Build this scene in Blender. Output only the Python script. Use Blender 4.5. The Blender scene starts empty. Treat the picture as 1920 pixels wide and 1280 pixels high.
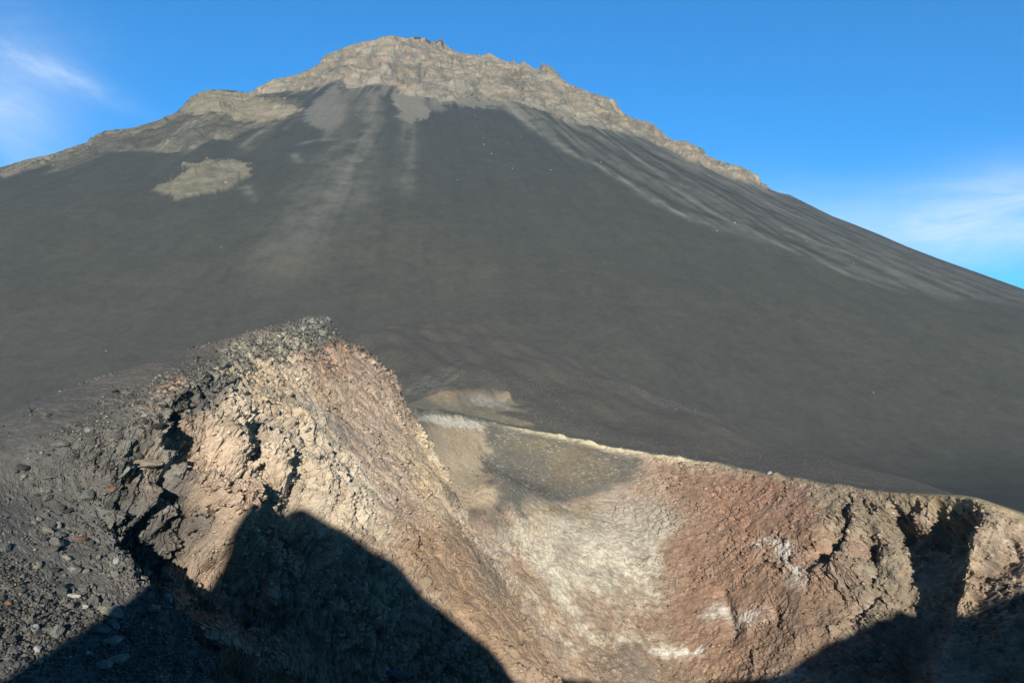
import bpy, math, time
import numpy as np
from concurrent.futures import ThreadPoolExecutor
T0 = time.time()
Q = 1.0                      # mesh density factor
C = bpy.context.scene.collection
f32 = np.float32
rng = np.random.default_rng(7)

# ------------------------------------------------------------------ camera model (a point of the photograph -> a ray)
FPX, PITCH = 1507.0, math.radians(4.7)
cp, sp = math.cos(PITCH), math.sin(PITCH)
def ray(px, py):
    a = (np.asarray(px, float) - 960) / FPX; b = (640 - np.asarray(py, float)) / FPX
    d = np.stack([a, cp - b * sp, sp + b * cp], -1)
    return d
def at(px, py, dist):        # the world point at horizontal range dist (metres) seen there
    d = ray(px, py); k = dist / math.hypot(d[0], d[1])
    return d * k

# ------------------------------------------------------------------ noise
POOL = ThreadPoolExecutor(4)
def par(fn, *arrs):
    sh = arrs[0].shape; fl = [a.reshape(-1) for a in arrs]
    n = fl[0].size; k = max(1, min(64, n // 60000)); cuts = np.linspace(0, n, k + 1).astype(int)
    res = list(POOL.map(lambda i: fn(*[a[cuts[i]:cuts[i + 1]] for a in fl]), range(k)))
    if isinstance(res[0], tuple): return tuple(np.concatenate([r[j] for r in res]).reshape(sh) for j in range(len(res[0])))
    return np.concatenate(res).reshape(sh)
def hsh(ix, iy, iz, s=0):
    n = (ix.astype(np.uint32) * np.uint32(374761393) + iy.astype(np.uint32) * np.uint32(668265263)
         + iz.astype(np.uint32) * np.uint32(2246822519) + np.uint32((s * 3266489917) & 0xffffffff))
    n = (n ^ (n >> np.uint32(15))) * np.uint32(2246822519); n = (n ^ (n >> np.uint32(13))) * np.uint32(3266489917)
    return n ^ (n >> np.uint32(16))
def h01(*a): return hsh(*a).astype(f32) * f32(1 / 4294967295.0)
def _vn(x, y, z, s):
    x0 = np.floor(x); y0 = np.floor(y); z0 = np.floor(z)
    fx = x - x0; fy = y - y0; fz = z - z0
    fx = fx * fx * fx * (fx * (fx * 6 - 15) + 10); fy = fy * fy * fy * (fy * (fy * 6 - 15) + 10); fz = fz * fz * fz * (fz * (fz * 6 - 15) + 10)
    i = x0.astype(np.int32); j = y0.astype(np.int32); k = z0.astype(np.int32)
    c = lambda a, b, d: h01(i + a, j + b, k + d, s)
    l = lambda a, b, t: a + (b - a) * t
    return l(l(l(c(0, 0, 0), c(1, 0, 0), fx), l(c(0, 1, 0), c(1, 1, 0), fx), fy),
             l(l(c(0, 0, 1), c(1, 0, 1), fx), l(c(0, 1, 1), c(1, 1, 1), fx), fy), fz) * 2 - 1
def fbm(x, y, z, octv=4, gain=.5, s=0, ridged=False):
    def go(x, y, z):
        x = x.astype(f32); y = y.astype(f32); z = z.astype(f32)
        t = np.zeros_like(x); a = 1.0; tot = 0
        for o in range(octv):
            v = _vn(x, y, z, s + o)
            if ridged: v = 1 - 2 * np.abs(v)
            t += f32(a) * v; tot += a; a *= gain
            x, y, z = (f32(1.6) * y + f32(1.2) * z + f32(3.7)), (f32(-1.6) * x + f32(.72) * y - f32(.96) * z + f32(9.1)), (f32(-1.2) * x - f32(.96) * y + f32(1.28) * z + f32(5.3))
        return t / f32(tot)
    return par(go, x, y, z)
def worley(x, y, z, s=0):
    """F1, F2-F1, a random number per cell, a tilted facet per cell"""
    def go(x, y, z):
        x = x.astype(f32); y = y.astype(f32); z = z.astype(f32)
        i = np.floor(x).astype(np.int32); j = np.floor(y).astype(np.int32); k = np.floor(z).astype(np.int32)
        f1 = np.full_like(x, 9); f2 = np.full_like(x, 9); rid = np.zeros_like(x); fac = np.zeros_like(x)
        for a in (-1, 0, 1):
            for b in (-1, 0, 1):
                for c in (-1, 0, 1):
                    h = hsh(i + a, j + b, k + c, s)
                    u = (h & np.uint32(1023)).astype(f32) / 1023; v = ((h >> np.uint32(10)) & np.uint32(1023)).astype(f32) / 1023; w = ((h >> np.uint32(20)) & np.uint32(1023)).astype(f32) / 1023
                    dx = x - (i + a) - u; dy = y - (j + b) - v; dz = z - (k + c) - w
                    d = np.sqrt(dx * dx + dy * dy + dz * dz)
                    n = d < f1
                    f2 = np.where(n, f1, np.minimum(f2, d)); f1 = np.where(n, d, f1)
                    rid = np.where(n, w, rid)
                    fac = np.where(n, dx * (v - f32(.5)) * 2 + dy * (w - f32(.5)) * 2 + dz * (u - f32(.5)) * 2, fac)
        return f1, f2 - f1, rid, fac
    return par(go, x, y, z)
def sst(a, b, x):
    t = np.clip((x - a) / (b - a), 0, 1); return t * t * (3 - 2 * t)

# ------------------------------------------------------------------ colour: sRGB seen in sunlight -> albedo
def lin(c): c = np.asarray(c, float) / 255; return np.where(c < .04045, c / 12.92, ((c + .055) / 1.055) ** 2.4)
SUNLIT = 1.25
def alb(r, g, b): return lin((r, g, b)) / SUNLIT * np.array((.96, 1.0, 1.06))

# ================================================================== CRATER
CX, CY = 8.0, 39.0
# inner edge of the rim: photograph x, y, range
EDGE = [(300, 1290, 25), (322, 1150, 28.5), (255, 1050, 30.5), (170, 965, 32), (140, 880, 32.5), (185, 815, 33.5), (255, 778, 35),
        (330, 722, 38.5), (400, 696, 42), (450, 690, 46), (560, 658, 53), (640, 640, 58), (680, 650, 60), (700, 668, 62), (730, 702, 67), (745, 735, 73),
        (757, 764, 81), (800, 770, 92), (860, 778, 99), (905, 788, 104), (960, 800, 104), (1050, 816, 102.5), (1140, 838, 101), (1230, 852, 99), (1340, 868, 96), (1440, 888, 92), (1540, 905, 87.5),
        (1640, 921, 84), (1700, 927, 82), (1765, 930, 80.5), (1795, 931, 79), (1820, 934, 77.5), (1850, 948, 76), (1920, 978, 76), (2000, 1020, 76)]
EW = [tuple(at(*p)) for p in EDGE]
# the near side of the rim, behind and below the camera and out of the frame
EW += [(48, 55, -14), (46, 46, -13), (42, 36, -10), (36, 20, -7), (31, 13, -7), (26, 9, -7.5), (20, 6, -8), (12, 4, -7), (5, 3, -5), (0, 4, -4.6), (-4, 8, -6.2), (-6.5, 12, -7.4), (-9, 18, -8.4)]
CREST = [(-330, 885, 30), (-180, 850, 32.5), (0, 811, 34.5), (60, 785, 35.2), (120, 756, 36.7), (230, 711, 40), (350, 668, 45), (450, 632, 50), (560, 601, 56.5), (605, 593, 59.5), (624, 606, 60.5)]
KW = [tuple(at(*p)) for p in CREST]
def thr(P): return np.arctan2(P[:, 1] - CY, P[:, 0] - CX), np.hypot(P[:, 0] - CX, P[:, 1] - CY)
NTAB = 7200
TH = (np.arange(NTAB) + .5) / NTAB * 2 * np.pi - np.pi
def ptab(th, v): return np.interp(TH, np.concatenate([th[np.argsort(th)] - 2 * np.pi, np.sort(th), np.sort(th) + 2 * np.pi]), np.tile(np.asarray(v)[np.argsort(th)], 3))
def psmooth(v, sig):
    k = np.arange(-4 * sig, 4 * sig + 1); w = np.exp(-.5 * (k / sig) ** 2); w /= w.sum()
    return np.convolve(np.concatenate([v[-4 * sig:], v, v[:4 * sig]]), w, 'valid')
EWa = np.array(EW); KWa = np.array(KW)
eth, er = thr(EWa); kth, kr = thr(KWa)
rE = psmooth(ptab(eth, er), 14); zE = psmooth(ptab(eth, EWa[:, 2]), 14)
def jag(n, sd): return psmooth(np.interp(np.arange(NTAB), np.linspace(0, NTAB, n), np.random.default_rng(sd).normal(size=n)), 2)
rS = psmooth(ptab(eth, er), 330)                 # the same rim without the notch
inK = (TH > -9)                                   # crest offsets
kth_u = np.where(kth > 0, kth, kth + 2 * np.pi); o = np.argsort(kth_u)
THu = np.where(TH > 0, TH, TH + 2 * np.pi)
rK = np.interp(THu, kth_u[o], kr[o], left=-1, right=-1); zK = np.interp(THu, kth_u[o], KWa[o, 2], left=-99, right=-99)
rK = np.where(rK < 0, rE + 1.2, np.maximum(rK, rE + .25)); zK = np.where(zK < -90, zE + .05, zK)
# the higher knoll of the rim to the right of the camera and behind it, which shades the walls
KN = [(-18.5, 18.5, -3.2), (-18, 14, -4.4), (-17.5, 8, -5.4), (-15.5, 1, -5.2), (-12.5, -2, -5), (-10.2, -3.2, -2.6), (-9.6, -3.6, -.8), (-9.0, -4, 2.4), (-8.2, -4, 3.9), (-7.4, -4, 5.3), (-6.8, -4, 5.9), (-5.8, -4, 5.4), (-4.8, -4, 4.8), (-3.4, -4, 4.1), (-2.1, -3.9, 3.7), (0.2, -3.3, 1.2), (1.8, -2.6, -0.8), (3.2, -2.2, -2.6), (6, -2, -4.8), (12, -1, -6.8), (20, 0, -7.5), (25, 1, -6.8), (28, 1.8, -6), (31, 3, -3.2), (33.6, 4.7, -1.8), (36.9, 7.8, -2.1), (38.9, 9.7, -1.8), (41, 12, -1.2), (44, 22, -5)]
KN = [tuple(KWa[0])] + KN                         # joins the crest of the left ridge
td = np.degrees(TH); nth, nr = thr(np.array(KN)); nth = np.degrees(nth); knm = (td > nth[0]) & (td < nth[-1])
zK = np.where(knm, np.interp(td, nth, [k[2] for k in KN]) + sst(-121, -114, td) * (.35 * np.interp(td, np.arange(-180, 181, 3.0), rng.normal(size=121)) + .22 * np.interp(td, np.linspace(-180, 180, 401), np.random.default_rng(5).normal(size=401))), zK); rK = np.where(knm, np.interp(td, nth, nr), rK)
rK = psmooth(rK, 10); zK = psmooth(zK, 10); rK = np.maximum(rK, rE + .25)
def deg_tab(pts, sig=60):                        # (degrees, value) -> table
    a = np.radians([p[0] for p in pts]); a = (a + np.pi) % (2 * np.pi) - np.pi
    return psmooth(ptab(a, [p[1] for p in pts]), sig)
_az = lambda px, py, d: math.degrees(math.atan2(at(px, py, d)[1] - CY, at(px, py, d)[0] - CX))
SLOPE = deg_tab([(_az(322, 1150, 28.5), 2.0), (_az(170, 965, 32), 1.8), (_az(140, 880, 32.5), 1.6), (_az(255, 778, 35), 1.0), (_az(330, 722, 38.5), .95), (_az(560, 658, 53), 1.0), (_az(757, 764, 81), 1.1), (_az(905, 788, 104), .95), (_az(1230, 852, 99), .98),
                 (_az(1640, 921, 82), .95), (_az(1780, 930, 75), .95), (_az(2000, 1020, 74), .9), (-30, .9), (-80, 1.0), (-100, 1.1)])
NOTCH = deg_tab([(_az(740, 725, 71), 0), (_az(757, 764, 81), 1), (_az(1140, 838, 101), 1), (_az(1260, 852, 99), 0)], 40)
APRON = deg_tab([(_az(700, 668, 62), 0), (_az(752, 750, 77), 0), (_az(790, 768, 90), 1), (_az(1780, 930, 75), 1), (_az(2000, 1020, 74), .3), (-30, .3), (-90, 0), (180, 0)], 40)
# shoulder of ash rising behind the far rim: its skyline against the cone
SH = np.array([(560, 640, 170), (740, 612, 215), (850, 592, 270), (1000, 640, 230), (1200, 722, 185), (1400, 812, 150), (1600, 888, 116), (1780, 922, 92), (1920, 960, 75), (2200, 1100, 60)], float)
SHW = np.array([at(*p) for p in SH]); SHaz = np.arctan2(SHW[:, 0], SHW[:, 1]); SHr = np.hypot(SHW[:, 0], SHW[:, 1]); SHz = SHW[:, 2]
_a = np.linspace(-.5, .9, 1400); _k = np.exp(-.5 * (np.arange(-150, 151) / 45.) ** 2); _k /= _k.sum()
_s = lambda v: np.convolve(np.pad(np.interp(_a, SHaz, v), 150, mode='edge'), _k, 'valid')
SHr, SHz, SHaz = _s(SHr), _s(SHz), _a
def tab(a, v): return np.interp(a, TH, v, period=2 * np.pi)
def crater_z(x, y):
    dx = x - CX; dy = y - CY; th = np.arctan2(dy, dx); r = np.hypot(dx, dy)
    re = tab(th, rE); ze = tab(th, zE); rk = tab(th, rK); zk = tab(th, zK); m = tab(th, SLOPE); nt = tab(th, NOTCH); ap = tab(th, APRON); rs = tab(th, rS)
    d = re - r
    # inner wall: a gentler lip, then steep
    def wall(d): return m * (d - np.where(m > 1.2, .28 * np.clip((1.8 - m) / .6, 0, 1), .28) * 4.0 * (1 - np.exp(-np.maximum(d, 0) / 4.0)))
    z1 = ze - wall(d)
    z2 = ze - wall(np.minimum(rs, re) - r)
    w = sst(5, 19, d) * nt
    zi = z1 + (z2 - z1) * w
    fl = -46.0; zi = np.where(zi < fl + 8, fl + 8 * np.exp((zi - fl - 8) / 8), zi)
    zt = ze + (zk - ze) * np.clip((r - re) / (rk - re), 0, 1)
    e = np.maximum(r - rk, 0)
    zo = zk - .55 * e * sst(-1, 7, e)
    # the ash shoulder
    az = np.arctan2(x, y); ra = np.hypot(x, y)
    sr = np.interp(az, SHaz, SHr); sz = np.interp(az, SHaz, SHz)
    r0 = ra - e                                  # about where the rim is on this bearing
    t = e / np.maximum(sr - r0, 6.0)
    za = np.where(t < 1, zk + (sz - zk) * np.clip(t, 0, 1) ** .92, sz - .16 * (ra - sr) - .25 * np.maximum(ra - sr - 60, 0))
    za = za + np.clip(e / 25, 0, 1) * (.45 * np.sin(x * .17 + y * .06 + 1.3) + .35 * np.sin(x * .31 - y * .11) + .3 * np.sin(x * .07 + y * .19) + .15 * np.sin(x * .83 + y * .3))
    zout = zo + (za - zo) * ap
    return np.where(d >= 0, zi, np.where(r < rk, zt, zout))
def crater_hit(px, py, tmax=150.):
    d = ray(px, py); d = d / math.hypot(d[0], d[1])
    t = np.concatenate([np.arange(5, 60, .05), np.arange(60, tmax, .1)])
    P = t[:, None] * d; g = P[:, 2] - crater_z(P[:, 0], P[:, 1])
    k = np.argmax(g <= 0)
    if g[k] > 0: k = np.argmin(g)
    return P[k]

# grid: bearings about the crater's centre, denser where the photograph looks, and rows along the profile
NT = int(2100 * Q)
camd = np.hypot(CX + rE * np.cos(TH), CY + rE * np.sin(TH)); caz = np.degrees(np.arctan2(CX + rE * np.cos(TH), CY + rE * np.sin(TH)))
tang = np.hypot(rE, np.gradient(rE, TH))
dens = np.clip(tang / np.maximum(camd, 9), 0, 4) * np.where((np.abs(caz) < 40), 1.0, .1)
dens = psmooth(dens, 60); cum = np.cumsum(dens); cum /= cum[-1]
thg = np.interp((np.arange(NT) + .5) / NT, cum, TH)
ni, nk, no = int(640 * Q), int(200 * Q), int(400 * Q)
q = np.linspace(0, 1, ni); q = .45 * q + .55 * q ** 1.9                # 0 at the rim
din = q[::-1]                                                         # fraction of the way to the middle
re = tab(thg, rE); rk = tab(thg, rK)
rin = re[None, :] * (1 - .96 * din[:, None])
rtop = re[None, :] + (rk - re)[None, :] * (np.arange(1, nk + 1) / nk)[:, None]
eo = (np.arange(1, no + 1) / no); eo = 16 * eo + 50 * eo ** 3 + 165 * eo ** 7
rout = rk[None, :] + eo[:, None]
R = np.concatenate([rin, rtop, rout]); NS = R.shape[0]
THG = np.broadcast_to(thg[None, :], R.shape)
X = CX + R * np.cos(THG); Y = CY + R * np.sin(THG)
Z = par(crater_z, X, Y)
S = (R - re[None, :]) * 1.35                                          # signed slant distance from the inner edge
print('crater grid', X.shape, time.time() - T0)
def normals(X, Y, Z):
    P = np.stack([X, Y, Z], -1)
    du = np.empty_like(P); du[:, 1:-1] = P[:, 2:] - P[:, :-2]; du[:, 0] = P[:, 1] - P[:, -1]; du[:, -1] = P[:, 0] - P[:, -2]
    dv = np.gradient(P, axis=0)
    n = np.cross(dv, du); n /= np.maximum(np.linalg.norm(n, axis=-1, keepdims=True), 1e-9)
    n *= np.sign(n[..., 2:3] + 1e-9)
    return n
Nn = normals(X, Y, Z)
RM = 40.0
def uv_of(P): th = math.atan2(P[1] - CY, P[0] - CX); return (th % (2 * np.pi)) * RM, (math.hypot(P[0] - CX, P[1] - CY) - np.interp(th, TH, rE, period=2 * np.pi)) * 1.35
U = (THG % (2 * np.pi)) * RM; V = S
wob = fbm(X * .35, Y * .35, Z * .35, 4, s=11); wob2 = fbm(X * .35 + 50, Y * .35, Z * .35, 4, s=17)
hi = fbm(X * 1.6, Y * 1.6, Z * 1.6, 4, .6, s=23)
def poly_mask(u, v, pts, soft):
    """soft inside mask of a polygon in surface coordinates"""
    pts = np.asarray(pts); lo = pts.min(0) - 3 * soft; hi_ = pts.max(0) + 3 * soft
    sel = (u > lo[0]) & (u < hi_[0]) & (v > lo[1]) & (v < hi_[1])
    out = np.zeros(u.shape, f32)
    if not sel.any(): return out
    a = u[sel].astype(f32); b = v[sel].astype(f32); ins = np.zeros(a.shape, bool); dm = np.full(a.shape, 1e9, f32)
    for i in range(len(pts)):
        (x0, y0), (x1, y1) = pts[i - 1], pts[i]
        c = ((y0 > b) != (y1 > b)); 
        if y1 != y0: ins ^= c & (a < (x1 - x0) * (b - y0) / (y1 - y0) + x0)
        L = (x1 - x0) ** 2 + (y1 - y0) ** 2 + 1e-9; t = np.clip(((a - x0) * (x1 - x0) + (b - y0) * (y1 - y0)) / L, 0, 1)
        dm = np.minimum(dm, (a - x0 - t * (x1 - x0)) ** 2 + (b - y0 - t * (y1 - y0)) ** 2)
    dm = np.sqrt(dm); out[sel] = sst(-soft, soft, np.where(ins, dm, -dm)); return out
def line_dist(P3, pts3, reach):
    """distance of surface points to a polyline in space, and the place along it"""
    X, Y, Z = P3; pts = np.asarray(pts3); lo = pts.min(0) - reach; hi_ = pts.max(0) + reach
    sel = (X > lo[0]) & (X < hi_[0]) & (Y > lo[1]) & (Y < hi_[1]) & (Z > lo[2]) & (Z < hi_[2])
    d = np.full(X.shape, 1e6, f32); s_ = np.zeros(X.shape, f32)
    if not sel.any(): return d, s_
    p = np.stack([X[sel], Y[sel], Z[sel]], -1); dm = np.full(len(p), 1e12); sm = np.zeros(len(p)); n = len(pts) - 1
    for i in range(n):
        a = pts[i]; ab = pts[i + 1] - a; t = np.clip(((p - a) @ ab) / (ab @ ab + 1e-9), 0, 1)
        dd = ((p - a - t[:, None] * ab) ** 2).sum(1); k = dd < dm; dm = np.where(k, dd, dm); sm = np.where(k, (i + t) / n, sm)
    d[sel] = np.sqrt(dm); s_[sel] = sm; return d, s_
def cpoly(pts): return [uv_of(crater_hit(*p)) for p in pts]
def cline(pts): return np.array([crater_hit(*p) for p in pts])

# --- spurs (+) and hollows (-) of the walls: outline, half width, height
FEAT = [([(30, 925), (100, 940), (160, 960), (225, 985)], .55, .6), ([(40, 912), (110, 925), (165, 938), (235, 968)], .5, -.55),
        ([(140, 858), (215, 905), (285, 945), (335, 978)], .95, 1.2), ([(150, 838), (235, 878), (310, 922), (400, 980)], .85, -1.1),
        ([(215, 822), (300, 878), (365, 912), (430, 942), (490, 988)], 1.6, 2.0), ([(290, 812), (370, 855), (440, 898), (520, 955), (600, 1005)], 1.4, -1.7),
        ([(432, 795), (458, 860), (474, 905), (480, 960)], 1.3, 1.5), ([(450, 805), (482, 855), (500, 908), (516, 965)], 1.0, -1.3),
        ([(540, 835), (534, 890), (532, 960)], 1.0, 1.0), ([(552, 820), (560, 885), (562, 940)], .8, -1.1),
        ([(240, 722), (262, 762), (300, 800), (322, 822)], .8, .8),
        ([(262, 975), (340, 1012), (430, 1050), (530, 1085)], 2.4, -2.6),
        ([(345, 1195), (400, 1195), (470, 1215), (545, 1245)], .8, 1.2), ([(330, 1140), (420, 1150), (520, 1185)], .8, -1.0),
        # right end
        ([(1755, 936), (1700, 962), (1657, 1000), (1660, 1050), (1637, 1105), (1615, 1150)], 2.0, 2.2),
        ([(1735, 950), (1710, 985), (1700, 1040), (1693, 1110), (1680, 1180), (1655, 1280)], 5.0, -4.6),
        ([(1690, 950), (1662, 985), (1655, 1040), (1640, 1100)], 1.6, -2.0),
        ([(1640, 960), (1634, 1000), (1632, 1050), (1620, 1085)], 1.3, 1.5), ([(1622, 985), (1615, 1030), (1608, 1070)], 1.0, -1.4),
        ([(1605, 950), (1590, 990), (1580, 1040), (1572, 1070)], 1.5, 1.5), ([(1585, 965), (1565, 1010), (1556, 1050)], 1.1, -1.5),
        ([(1860, 960), (1835, 1000), (1835, 1060), (1820, 1110)], 3.0, 1.3), ([(1880, 1060), (1850, 1100), (1830, 1130)], 2.0, -1.6), ([(1930, 1080), (1880, 1110), (1850, 1140)], 2.0, 1.6),
        ([(1530, 1085), (1560, 1060), (1620, 1060)], 1.4, .9), ([(1350, 1105), (1365, 1150), (1375, 1200)], .7, -.6), ([(1450, 1140), (1455, 1175)], .7, -.6)]
disp = np.zeros(X.shape, f32)
for n_, (pts, wdt, hgt) in enumerate(FEAT):
    L = cline(pts); wr = wdt * (1.3 if hgt > 0 else 1)
    d, s_ = line_dist((X + wob * .45 * wdt, Y + wob2 * .45 * wdt, Z + wob * .4 * wdt), L, wr * 2.2)
    tt = np.linspace(0, 1, len(L))
    if n_ < 14: far = (Y + wob2 * .45 * wdt) > np.interp(s_, tt, L[:, 1]); k = 1.0
    else: far = (X + wob * .5) < np.interp(s_, tt, L[:, 0]); k = 1.0
    w_ = np.where(far, wr * (.62 if n_ < 14 else .38), wr) if hgt > 0 else wr
    disp += f32(hgt * k) * np.exp(-(d / w_) ** 2) * sst(0, .12, s_ + .06) * (1 - .5 * sst(.9, 1.0, s_)) * sst(.1, -.8 if n_ < 14 else -1.6, S)
d, s_ = line_dist((X, Y, Z), cline([(800, 752), (855, 742), (910, 741), (968, 752)]), 6); disp += 1.5 * np.exp(-(d / 2.2) ** 2) * sst(0, .2, s_) * sst(1, .9, s_)
X += Nn[..., 0] * disp; Y += Nn[..., 1] * disp; Z += Nn[..., 2] * disp
Nf_ = normals(X, Y, Z); Nn = Nn * .75 + Nf_ * .25; Nn /= np.linalg.norm(Nn, axis=-1, keepdims=True)
print('features', time.time() - T0)

# --- how rocky each place is
DIST = np.sqrt(X * X + Y * Y + Z * Z)
inner = sst(.6, -1.2, S)
left_side = (np.degrees(np.arctan2(X, Y)) < -8.2) | (Y < 60) & (X < 8)
rough = np.where(left_side, .85, .45) + .1 * wob
def area(pts, soft, val, k=1.0):
    global rough
    m = poly_mask(U + wob * 1.2, V + wob2 * 1.2, cpoly(pts), soft) * k; rough = rough + (val - rough) * m
LEFTWALL = [(160, 840), (260, 780), (350, 730), (430, 700), (640, 650), (740, 760), (780, 960), (900, 1180), (990, 1285), (330, 1285), (330, 1140), (200, 980)]
area(LEFTWALL, 2, .95)
area([(560, 650), (660, 645), (735, 710), (765, 780), (830, 900), (880, 1000), (1000, 1130), (1080, 1285), (900, 1285), (760, 1000), (640, 900), (600, 760)], 2.5, .38)
area([(420, 690), (540, 670), (600, 760), (560, 790), (480, 740)], 1.5, .45)
area([(770, 770), (905, 790), (1220, 855), (1150, 930), (1060, 945), (985, 980), (930, 965), (850, 935)], 1.5, .07)
area([(860, 950), (1000, 985), (1200, 930), (1270, 1000), (1250, 1180), (1080, 1180), (960, 1040)], 2, .55)
area([(1230, 860), (1440, 895), (1560, 915), (1550, 1100), (1540, 1280), (1250, 1280), (1260, 1000)], 2, .48)
area([(1540, 915), (1780, 935), (1925, 990), (1925, 1285), (1540, 1285)], 2, 1.0)
edge_rock = sst(-2.0, -.2, S) * sst(3.2, .6, S)                      # broken rocks along the edge
rough = np.where(S > -.3, .06 + .34 * edge_rock * np.clip(.35 + 1.2 * wob, 0, 1) * left_side, rough)
far_rim = (S > -.6) & ~left_side; rough = np.where(far_rim, np.clip(.12 + .5 * wob, .03, .4) * sst(3, 1, S), rough)
rough = np.where(S > 6, .04, rough).astype(f32)
# the crown of crusted rocks on top of the left peak
CROWN = [(395, 690), (420, 660), (500, 622), (560, 604), (618, 600), (625, 640), (560, 665), (480, 680)]
crown = poly_mask(U + wob, V + wob2, cpoly(CROWN), .8)
rough = np.maximum(rough, crown * .55)

def project(X, Y, Z):
    dep = Y * cp + Z * sp; up = -Y * sp + Z * cp
    with np.errstate(all='ignore'):
        return np.where(dep > .5, 960 + FPX * X / dep, -1e5), np.where(dep > .5, 640 - FPX * up / dep, -1e5), dep
class Look:
    """which point of a surface stands where in the photograph"""
    def __init__(s, X, Y, Z, cell=4.0):
        s.c = cell; px, py, dep = project(X, Y, Z); px = px.ravel(); py = py.ravel(); dep = dep.ravel()
        s.w, s.h = int(2240 / cell), int(1600 / cell)
        i = np.floor((px + 160) / cell).astype(int); j = np.floor((py + 160) / cell).astype(int)
        ok = np.flatnonzero((i >= 0) & (i < s.w) & (j >= 0) & (j < s.h)); key = j[ok] * s.w + i[ok]
        o = np.lexsort((dep[ok], key)); key = key[o]; first = np.r_[True, key[1:] != key[:-1]]
        s.buf = np.full(s.w * s.h, -1); s.buf[key[first]] = ok[o][first]; s.buf = s.buf.reshape(s.h, s.w)
        js, is_ = np.nonzero(s.buf >= 0); s.pts = np.stack([is_, js], -1).astype(f32)
    def __call__(s, px, py):
        i = (px + 160) / s.c - .5; j = (py + 160) / s.c - .5
        k = ((s.pts - (i, j)) ** 2).sum(1).argmin(); a, b = s.pts[k].astype(int); return s.buf[b, a]
# --- broken rock: tilted blocks of three sizes, cracks between them
def blocks(sz, s, sq=1.0):
    ww = .22 * sz
    x = (X + ww * wob +   .03 * sz * hi) / sz; y = (Y + ww * wob2) / sz; z = (Z * sq + ww * wob -   .03 * sz * hi) / sz
    f1, e, rid, fac = worley(x, y, z, s)
    return (rid - .5) * .6 * sst(.0, .22, e) + fac * 1.0 - .5 * sst(.10, .0, e), e, rid
b1, e1, id1 = blocks(1.9, 31); b2, e2, id2 = blocks(.8, 37); b3, e3, id3 = blocks(.36, 41)
lump = fbm(X * .16, Y * .16, Z * .16, 3, s=51); rdg = fbm(X * .45, Y * .45, Z * .45, 4, .55, s=57, ridged=True)
mod = np.where(left_side, np.clip(.8 + .9 * wob, .3, 1.6), np.clip(.45 + 2.0 * wob2, .05, 1.5))
rill = fbm(U * .7 + 1.6 * wob + .10 * V, V * .22 + 1.2 * wob2, V * 0, 4, .6, s=67, ridged=True); grit = fbm(X * 1.1, Y * 1.1, Z * 1.1, 5, .62, s=69, ridged=True)
nb = (b1 * np.where(left_side, .36, .42 * mod) + b2 * .34 * mod + b3 * .20 * mod) * rough + (rdg * .35 + np.where(left_side, .08, .05) * rill + .22 * grit) * rough + lump * .55 * np.clip(rough * 1.3, .08, 1) * sst(0, -3, S)
fine = (fbm(X * 3.1, Y * 3.1, Z * 3.1, 4, .6, s=61)) * (.02 + .09 * rough)
crumb = fbm(X * .7, Y * .7, Z * .7, 4, .65, s=63) * np.exp(-((S + .2) / .8) ** 2) * np.where(left_side, .25, .45)
nb = (nb + fine + crumb).astype(f32)
# gravel relief of the ash on the near left rim
near = sst(45, 12, DIST)
nb += near * sst(-.5, .5, S) * (.025 * fbm(X * 1.3, Y * 1.3, Z * 1.3, 4, .6, s=66) + .10 * np.clip(b3 - .05, 0, 1) * sst(-.1, .5, wob + .3 * edge_rock))
ZONE_A = [(60, 1120), (180, 1105), (240, 1150), (290, 1180), (345, 1150), (345, 1290), (-40, 1290), (-40, 1190)]; ZONE_B = [(20, 880), (150, 850), (260, 785), (360, 720), (330, 800), (260, 870), (215, 950), (100, 970), (20, 940)]; ZONE_C = [(215, 1010), (262, 1045), (330, 1120), (320, 1180), (270, 1160), (240, 1090), (200, 1030)]
LK = Look(X, Y, Z)
def uvp(pts): return [(U.flat[k], V.flat[k]) for k in (LK(*p) for p in pts)]
zn = np.zeros(X.shape, f32)
for zz in (ZONE_A, ZONE_B, ZONE_C): zn = np.maximum(zn, poly_mask(U + wob * .4, V + wob2 * .4, uvp(zz), .4))
zn *= np.clip(.55 + 1.1 * wob + .5 * hi, .1, 1.3)
b4, _, id4 = blocks(.19, 43)
nb += zn * (b4 * .13 + np.maximum(b3, 0) * .16) + (.25 + rough) * sst(60, 20, DIST) * b4 * .035
X += Nn[..., 0] * nb; Y += Nn[..., 1] * nb; Z += Nn[..., 2] * nb
print('relief', time.time() - T0)

LK = Look(X, Y, Z)
def cpoly(pts): return [(U.flat[k], V.flat[k]) for k in (LK(*p) for p in pts)]
def cline(pts): return np.array([(X.flat[k], Y.flat[k], Z.flat[k]) for k in (LK(*p) for p in pts)])

# --- colours of the rock and ash
col = np.zeros(X.shape + (3,), f32)
ASH = alb(99, 97, 90)
col[:] = ASH * 1.0
def tint(c, m): 
    global col
    col += (np.asarray(c, f32) - col) * m[..., None].astype(f32)
def paint(c, pts, soft=1.0, k=1.0, rag=1.0, brk=0.0):
    m = poly_mask(U + (wob * 1.6 + hi * .7) * rag * RG, V + (wob2 * 1.6 + hi * .7) * rag * RG, cpoly(pts), soft) * k
    if brk: m = m * sst(-brk, brk, .6 * hi + .5 * wob2)
    tint(c, m)
def stroke(c, pts, w, k=1.0, brk=0.0, rag=.6):
    d, s_ = line_dist((X + wob * w * rag, Y + wob2 * w * rag, Z + hi * w * rag), cline(pts), w * 2.5)
    m = np.exp(-(d / w) ** 2) * k
    if brk: m = m * sst(-brk, brk, hi)
    tint(c, m)
RG = np.clip(np.sqrt(X * X + Y * Y + Z * Z) / 70, .2, 1.2)
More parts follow.
